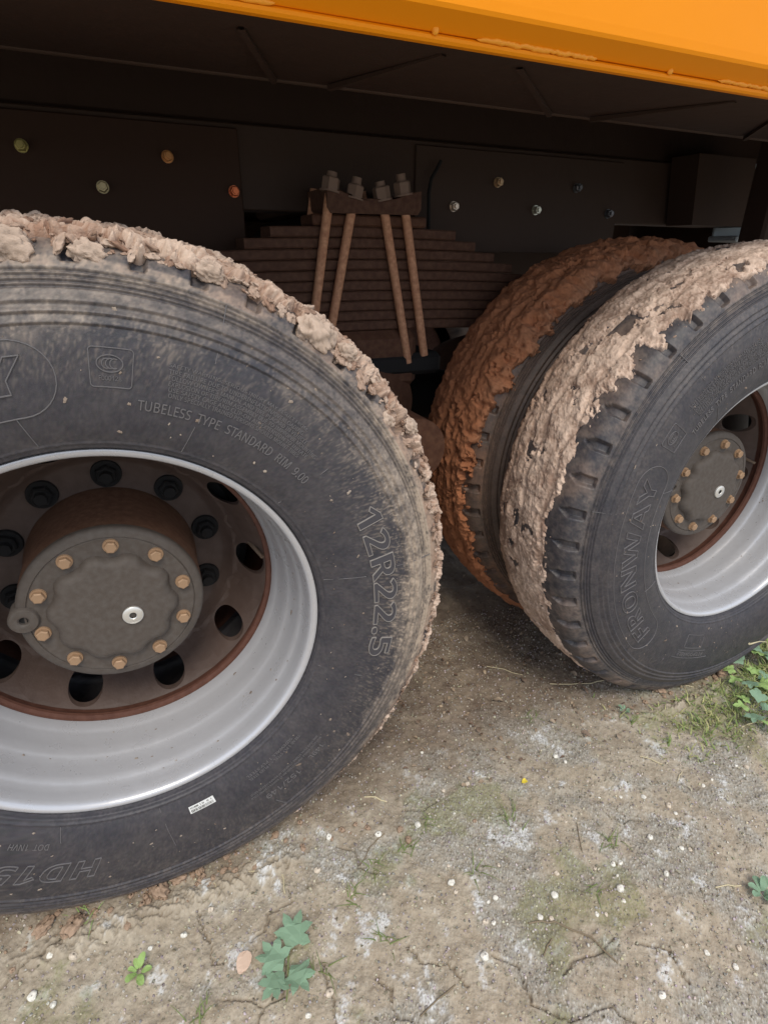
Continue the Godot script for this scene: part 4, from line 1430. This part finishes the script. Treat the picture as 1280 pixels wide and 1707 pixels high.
	while u < 0.92:
		var wd := rng.randf_range(0.008, 0.03)
		poly(bars, [T.call(u, 0.52, 0.0011), T.call(u + wd, 0.52, 0.0011), T.call(u + wd, 0.9, 0.0011), T.call(u, 0.9, 0.0011)], Vector3(0, 0, 1))
		if rng.randf() < 0.6: poly(bars, [T.call(u, 0.15, 0.0011), T.call(u + 0.02, 0.15, 0.0011), T.call(u + 0.02, 0.38, 0.0011), T.call(u, 0.38, 0.0011)], Vector3(0, 0, 1))
		u += wd + rng.randf_range(0.012, 0.03)
	put("bar_code", bars.commit(), M.black, w1)

func litter() -> void:
	# pale pebbles lying on the soil
	var stones := []
	for k in 6: stones.append(lump(Vector3(1.0, 0.68, 0.85), 500 + k, 0.30, 9, 0.8))
	var P := [[0.548, -0.004], [0.383, 0.032], [0.462, 0.046], [0.655, 0.234], [0.626, 0.264], [0.466, 0.174], [0.465, 0.192], [0.526, 0.226], [0.511, 0.227], [0.488, 0.253], [0.5, 0.26], [0.674, 0.318], [0.689, 0.324], [0.872, 0.249], [0.908, 0.291], [0.92, 0.3], [0.763, 0.263], [0.779, 0.265], [0.729, 0.254], [0.741, 0.303], [0.839, 0.316], [0.774, 0.416],
		[0.457, 0.298], [0.58, 0.283], [0.597, 0.292], [0.885, 0.158], [0.929, 0.177], [0.739, 0.158], [1.071, 0.207], [1.184, 0.199], [1.202, 0.211], [0.838, 0.039], [0.83, 0.015], [0.601, 0.006], [0.552, -0.111], [0.799, 0.436], [0.855, 0.452], [0.824, 0.469], [0.68, 0.451], [0.96, 0.214], [0.958, 0.233],
		[-0.187, 0.016], [-0.154, 0.033], [-0.104, 0.012], [-0.059, 0.008], [0.06, 0.046], [-0.04, 0.067], [0.013, 0.07], [0.251, 0.055], [0.291, 0.003], [0.172, 0.26], [0.21, 0.246], [-0.208, 0.069], [-0.179, 0.091], [0.196, 0.158]]
	for k in 22: P.append([rng.randf_range(0.2, 1.4), rng.randf_range(0.0, 0.5)])
	for k in P.size():
		var r := (rng.randf_range(0.0035, 0.0058) if rng.randf() < 0.65 else rng.randf_range(0.0058, 0.0078)) if k < 56 else rng.randf_range(0.0025, 0.004)
		var o := put("pebble", stones[k % 6], M.stone if k % 3 else M.stone_tan, self, gy(P[k][0], P[k][1]) + Vector3(0, r * 0.35, 0))
		o.scale = Vector3.ONE * r
		o.rotation = Vector3(rng.randf_range(-0.3, 0.3), rng.randf() * TAU, rng.randf_range(-0.3, 0.3))
		tag(o, "small pale pebble lying loose on the dry ground", "pebble", "pale pebbles scattered over the soil")
	# fine grit: far too much to count
	var mm := MultiMesh.new()
	mm.transform_format = MultiMesh.TRANSFORM_3D
	mm.use_colors = true
	mm.mesh = lump(Vector3(1, 0.7, 0.9), 77, 0.5, 4, 1.0)
	var n := 46000
	mm.instance_count = n
	for k in n:
		var x := rng.randf_range(-0.33, 1.7)
		var z := rng.randf_range(-0.55, 0.6)
		var s := 0.0006 + 0.0022 * pow(rng.randf(), 3.0)
		mm.set_instance_transform(k, Transform3D(Basis.from_euler(Vector3(rng.randf() * 3, rng.randf() * 6, 0)).scaled(Vector3.ONE * s), gy(x, z) + Vector3(0, s * 0.3, 0)))
		var g := rng.randf_range(0.24, 0.50) if rng.randf() < 0.80 else rng.randf_range(0.5, 0.70)
		mm.set_instance_color(k, Color(g, g * rng.randf_range(0.80, 0.98), g * rng.randf_range(0.62, 0.92)))
	var gm := MultiMeshInstance3D.new()
	gm.name = "grit"
	gm.multimesh = mm
	gm.material_override = mat(Color(1, 1, 1), 0.9, 0.0, true)
	add_child(gm)
	tag(gm, "fine grey and white grit sprinkled over the soil", "grit", "", "stuff")
	# moss and short grass by the rear wheel
	var bl := start()
	blade(bl, Vector3.ZERO, 0.0, 1.0, 0.8, 0.07)
	var gs := MultiMesh.new()
	gs.transform_format = MultiMesh.TRANSFORM_3D
	gs.use_colors = true
	gs.mesh = bl.commit()
	var list := []
	while list.size() < 4200:
		var x := rng.randf_range(1.02, 1.85)
		var z := rng.randf_range(-0.10, 0.20)
		var keep := smoothstep(1.02, 1.45, x + 0.25 * g_h1.get_noise_2d(x * 3.0, z * 3.0)) * smoothstep(0.20, 0.06, z) * smoothstep(-0.10, -0.04, z)
		if absf(x - 1.342) < 0.25 and z < -0.005: keep = 0.0
		if rng.randf() < keep * 0.8: list.append(Vector2(x, z))
	gs.instance_count = list.size()
	for k in list.size():
		var s := rng.randf_range(0.006, 0.028) * (1.5 if list[k].x > 1.45 else 1.0)
		gs.set_instance_transform(k, Transform3D(Basis(Vector3.UP, rng.randf() * TAU).scaled(Vector3(s * 1.2, s * rng.randf_range(0.5, 1.1), s)), gy(list[k].x, list[k].y)))
		var c := Color(0.16, 0.24, 0.06).lerp(Color(0.48, 0.44, 0.20), pow(rng.randf(), 1.6))
		gs.set_instance_color(k, c)
	var gg := MultiMeshInstance3D.new()
	gg.name = "grass"
	gg.multimesh = gs
	var gmat := mat(Color(1, 1, 1), 0.75, 0.0, true)
	gg.material_override = gmat
	add_child(gg)
	tag(gg, "short green and straw coloured grass beside the rear wheel", "grass", "", "stuff")
	# bits of leaf and bark trodden into the shaded soil
	var fr := MultiMesh.new()
	fr.transform_format = MultiMesh.TRANSFORM_3D
	fr.use_colors = true
	fr.mesh = leaf_mesh(oval_leaf(0.3), 1.0, 0.25, 0.3)
	fr.instance_count = 3000
	for k in 3000:
		var x := rng.randf_range(0.5, 1.35)
		var z := rng.randf_range(-0.75, 0.06) - 0.06 * rng.randf()
		var sz := rng.randf_range(0.004, 0.014)
		if k % 3 != 0:
			x = rng.randf_range(-0.3, 1.5); z = rng.randf_range(-0.05, 0.5)
			sz = rng.randf_range(0.002, 0.008)
		fr.set_instance_transform(k, Transform3D(Basis.from_euler(Vector3(rng.randf_range(-0.4, 0.4), rng.randf() * TAU, rng.randf_range(-0.3, 0.3))).scaled(Vector3(sz, sz, sz * rng.randf_range(0.3, 1.0))), gy(x, z) + Vector3(0, 0.0018, 0)))
		fr.set_instance_color(k, Color(0.14, 0.085, 0.055).lerp(Color(0.42, 0.32, 0.22), pow(rng.randf(), 1.5)) if k % 3 == 0 else Color(0.13, 0.11, 0.07).lerp(Color(0.55, 0.50, 0.36), rng.randf()))
	var fi := MultiMeshInstance3D.new()
	fi.name = "leaf_litter"
	fi.multimesh = fr
	fi.material_override = gmat
	add_child(fi)
	tag(fi, "brown leaf bits and straw flecks trodden into the soil", "leaf litter", "", "stuff")
	# tufts on the open soil
	var tl := ["thin grass tuft nearest the front tyre in the middle of the soil", "sparse upright grass tuft beside the lime patch", "small grass tuft right of the middle bare patch", "low grass tuft beside the yellow petal", "few upright blades far right of the open soil", "dark flattened grass tuft in front of the rear wheel", "grass tuft by the white lime streak", "few blades beside the three leaved weed", "long bladed grass tuft at the bottom edge", "short blades behind the yellow petal", "single blades on the grey grit", "long blades beside the middle crack", "green blades close under the front tyre"]
	var tp := [[0.345, 0.085], [0.48, 0.048], [0.514, 0.174], [0.42, 0.075], [0.796, 0.226], [0.85, -0.09], [0.32, 0.215], [0.205, 0.215], [0.021, 0.200], [0.643, 0.104], [0.709, 0.288], [0.297, 0.122], [-0.132, -0.028]]
	for k in tp.size():
		tuft(gy(tp[k][0], tp[k][1]), 8 + k % 5, 0.026 if k != 8 else 0.04, 0.024, M.grass if k != 12 else M.leaf_bright, tl[k])
	# three leaved weed
	var wd := base("weed", self, gy(0.150, 0.200))
	tag(wd, "dull green weed with broad lobed leaves in front of the front wheel", "weed")
	for l in [[0.016, -0.030, -0.95, 0.058], [0.0, -0.006, -1.95, 0.052], [0.002, -0.004, 2.55, 0.046], [0.015, -0.008, 1.25, 0.048]]:
		var o := put("leaf", leaf_mesh(lobed(5), l[3], 0.10, 0.06), M.leaf, wd, Vector3(l[0], 0.014, l[1]))
		o.rotation = Vector3(0.06, -l[2], 0.05)
	var ss := start()
	tube(ss, [Vector3(-0.004, -0.004, 0.03), Vector3(0.006, 0.010, 0.006), Vector3(0.016, 0.014, -0.03)], 0.0011, 6)
	put("stem", ss.commit(), M.grass, wd)
	# leafy weeds at the right edge
	for c in [[1.58, -0.015, 9, "bright green bushy weed beside the rear wheel, furthest back", 0.055, 0.045], [1.46, 0.035, 8, "bright green lobed weed at the right edge, in the middle of three", 0.045, 0.042], [1.37, 0.115, 7, "darker green lobed weed at the right edge, nearest of three", 0.03, 0.040]]:
		var o := base("weed", self, gy(c[0], c[1]))
		tag(o, c[3], "weed", "")
		for k in c[2]:
			var a: float = TAU * k / c[2] + rng.randf() * 0.5
			var r := rng.randf_range(0.006, 0.045)
			var p := Vector3(cos(a) * r, rng.randf_range(0.3, 1.0) * c[4], sin(a) * r)
			var lf := put("leaf", leaf_mesh(lobed(3 + 2 * (k % 2)), c[5] * rng.randf_range(0.75, 1.15), 0.15, 0.12), M.leaf_bright if k % 3 else M.leaf, o, p)
			lf.rotation = Vector3(rng.randf_range(-0.3, 0.3), -a + rng.randf_range(-0.4, 0.4), rng.randf_range(-0.2, 0.3))
			var st := start()
			tube(st, [Vector3(0, -0.004, 0), Vector3(p.x * 0.3, p.y * 0.7, p.z * 0.3), p], 0.0009, 5)
			put("stem", st.commit(), M.grass, o)
	for c in [[1.318, -0.050, "small round leaved sprout against the rear tyre", 5, 0.016], [1.076, -0.025, "small green sprout in front of the rear tyre", 6, 0.013], [-0.058, 0.099, "small bright green seedling below the front tyre", 6, 0.019], [0.965, 0.412, "dark green weed at the right edge of the foreground", 7, 0.022]]:
		var o := base("seedling", self, gy(c[0], c[1]))
		tag(o, c[2], "seedling")
		for k in c[3]:
			var a: float = TAU * k / c[3] + rng.randf() * 0.6
			var lf := put("leaf", leaf_mesh(oval_leaf(0.26), c[4] * rng.randf_range(0.7, 1.2), 0.2, 0.15), M.leaf if c[0] > 0.9 else M.leaf_bright, o, Vector3(cos(a) * 0.003, 0.003 + 0.001 * k, sin(a) * 0.003))
			lf.rotation = Vector3(0, -a, rng.randf_range(0.1, 0.6))
	# a pale stalk leaning over the rear tyre
	var sk := start()
	tube(sk, [Vector3(0, 0, 0), Vector3(-0.045, 0.055, 0.008), Vector3(-0.10, 0.082, 0.02), Vector3(-0.155, 0.098, 0.03), Vector3(-0.163, 0.102, 0.032)], [0.0012, 0.0012, 0.0012, 0.0022, 0.0030], 7)
	var so := put("stalk", sk.commit(), M.straw, self, gy(1.56, 0.0) + Vector3(0, 0.05, 0))
	tag(so, "pale dry stalk with a white tip leaning across the rear tyre", "stalk")
	# straws and twigs
	var S := [["pale straw lying close to the front tyre", [[0.388, -0.057], [0.429, -0.031]], 0.0016, "straw"], ["long pale straw at the edge of the green weeds", [[1.302, 0.124], [1.382, 0.137]], 0.0016, "straw"], ["thin curved stem bowing over the foreground soil", [[0.555, 0.282], [0.60, 0.30], [0.638, 0.343], [0.65, 0.391]], 0.0015, "twig"],
		["short pale straw near the right edge of the foreground", [[0.899, 0.369], [0.949, 0.385]], 0.0012, "straw"], ["short straw on grey grit ahead of the rear tyre", [[1.006, 0.092], [1.037, 0.131]], 0.0013, "straw"], ["tiny straw right of the grey grit", [[1.029, 0.175], [1.062, 0.161]], 0.001, "straw"], ["short straw standing between cracks near the front tyre", [[0.189, 0.035], [0.185, 0.073]], 0.0013, "straw"],
		["short straw beneath the front tyre edge", [[0.129, 0.003], [0.164, 0.02]], 0.0013, "straw"], ["brown twig at the bottom edge of the picture", [[0.326, 0.324], [0.395, 0.312]], 0.0011, "twig"], ["dark bent twig in the foreground", [[0.547, 0.333], [0.575, 0.32]], 0.0013, "twig"], ["long straw under the rear tyre among dead leaves", [[0.966, -0.178], [1.04, -0.15], [1.107, -0.131]], 0.0013, "straw"],
		["straw lying along the foot of the rear tyre", [[1.189, -0.085], [1.26, -0.05], [1.313, -0.02]], 0.0012, "straw"], ["short straw below the front tyre", [[0.072, -0.002], [0.075, 0.02]], 0.001, "straw"], ["thin straw on the shaded soil between the tyres", [[0.851, -0.305], [0.921, -0.235]], 0.0011, "straw"], ["dark fine twig right of the yellow petal", [[0.758, 0.167], [0.726, 0.222]], 0.0009, "twig"], ["dry arched blade beside the grass nearest the front tyre", [[0.395, 0.033], [0.36, 0.05], [0.327, 0.076]], 0.001, "twig"]]
	for s in S:
		var pts := []
		for p in s[1]: pts.append(Vector2(p[0], p[1]))
		straw(pts, s[2], M.straw if s[3] == "straw" else M.twig, s[0], s[3])
	# dead leaves and clods
	var dl := [[0.891, -0.061], [1.038, -0.111], [1.165, -0.093], [0.795, -0.191], [0.676, -0.23], [0.592, -0.199], [1.012, 0.021], [0.945, 0.003], [0.717, -0.125], [1.049, -0.194], [0.913, -0.226], [1.245, -0.07], [0.86, -0.42], [0.75, -0.50], [0.98, -0.29], [0.82, -0.62]]
	var nm := ["pale dead leaf alone in front of the rear tyre", "flat brown dead leaf in front of the rear tyre", "dead leaf close to the rear tyre foot", "brown dead leaf on the shaded soil in the middle", "dead leaf on dark soil between the tyres", "dead leaf just right of the front tyre", "curled dead leaf on grey grit", "tan dead leaf on grey grit", "small dead leaf at the edge of the shade", "dead leaf in the shade of the rear tyre", "narrow dead leaf in shade left of the rear tyre", "curled brown dead leaf wedged at the rear tyre foot", "dead leaf deep in the shade before the inner tyre", "dead leaf deep in shade, left of the inner tyre", "dead leaf in shade beneath the muddy tread", "yellowish dead leaf furthest under the truck"]
	for k in dl.size():
		var o := put("dead_leaf", leaf_mesh(oval_leaf(rng.randf_range(0.22, 0.4)), rng.randf_range(0.014, 0.028), 0.22, 0.25), M.dead_pale if k % 3 == 0 else M.dead, self, gy(dl[k][0], dl[k][1]) + Vector3(0, 0.004, 0))
		o.rotation = Vector3(rng.randf_range(-0.3, 0.3), rng.randf() * TAU, rng.randf_range(-0.15, 0.2))
		tag(o, nm[k], "dead leaf", "dead leaves under and beside the truck")
	var ch := put("dead_leaf", leaf_mesh(oval_leaf(0.36), 0.032, 0.05, 0.08), mat(lin(0.62, 0.45, 0.34), 0.85), self, gy(0.088, 0.168) + Vector3(0, 0.005, 0))
	ch.rotation = Vector3(0.1, 1.0, 0.12)
	tag(ch, "pinkish tan dead leaf left of the broad leaved weed", "dead leaf", "")
	var pt := put("petal", leaf_mesh(oval_leaf(0.45), 0.013, 0.2, 0.25), M.petal, self, gy(0.715, 0.046) + Vector3(0, 0.003, 0))
	tag(pt, "small yellow petal on the soil between the two wheels", "petal")
	var cl := [[-0.20, -0.030, 0.014, "flat clod of mud at the foot of the front tyre, furthest left"], [-0.155, -0.012, 0.016, "squarish mud clod at the foot of the front tyre"], [-0.02, -0.022, 0.018, "largest mud clod under the front tyre edge"], [0.015, -0.03, 0.012, "mud clod right of the largest clod under the front tyre"], [0.05, -0.035, 0.010, "small mud clod under the curve of the front tyre"], [0.10, -0.045, 0.009, "rightmost mud clod under the front tyre"], [1.215, -0.045, 0.013, "mud clod at the foot of the rear tyre"], [1.43, -0.03, 0.018, "reddish mud clod behind the weeds by the rear tyre"]]
	for k in cl.size():
		var r: float = cl[k][2]
		var o := put("mud_clod", lump(Vector3(r * 1.2, r * 0.6, r * 0.8), 900 + k, 0.7, 14, 1.4), M.clod, self, gy(cl[k][0], cl[k][1]) + Vector3(0, r * 0.35, 0))
		o.rotation.y = rng.randf() * TAU
		tag(o, cl[k][3], "clod", "clods fallen from the tyres")
	var cr := MultiMesh.new()
	cr.transform_format = MultiMesh.TRANSFORM_3D
	cr.mesh = lump(Vector3(1, 0.65, 0.85), 83, 0.7, 6, 1.4)
	cr.instance_count = 260
	for k in 260:
		var x := rng.randfn() * 0.17
		var z := -0.030 + rng.randfn() * 0.02 + 0.25 * x * x
		if k % 3 == 0: x = 1.342 + rng.randfn() * 0.15
		var s := 0.002 + 0.006 * pow(rng.randf(), 2.5)
		cr.set_instance_transform(k, Transform3D(Basis.from_euler(Vector3(rng.randf(), rng.randf() * 6, 0)).scaled(Vector3.ONE * s), gy(x, z) + Vector3(0, s * 0.4, 0)))
	var ci := MultiMeshInstance3D.new()
	ci.name = "mud_crumbs"
	ci.multimesh = cr
	ci.material_override = M.clod
	add_child(ci)
	tag(ci, "loose mud crumbs along the foot of the tyres", "crumbs", "", "stuff")
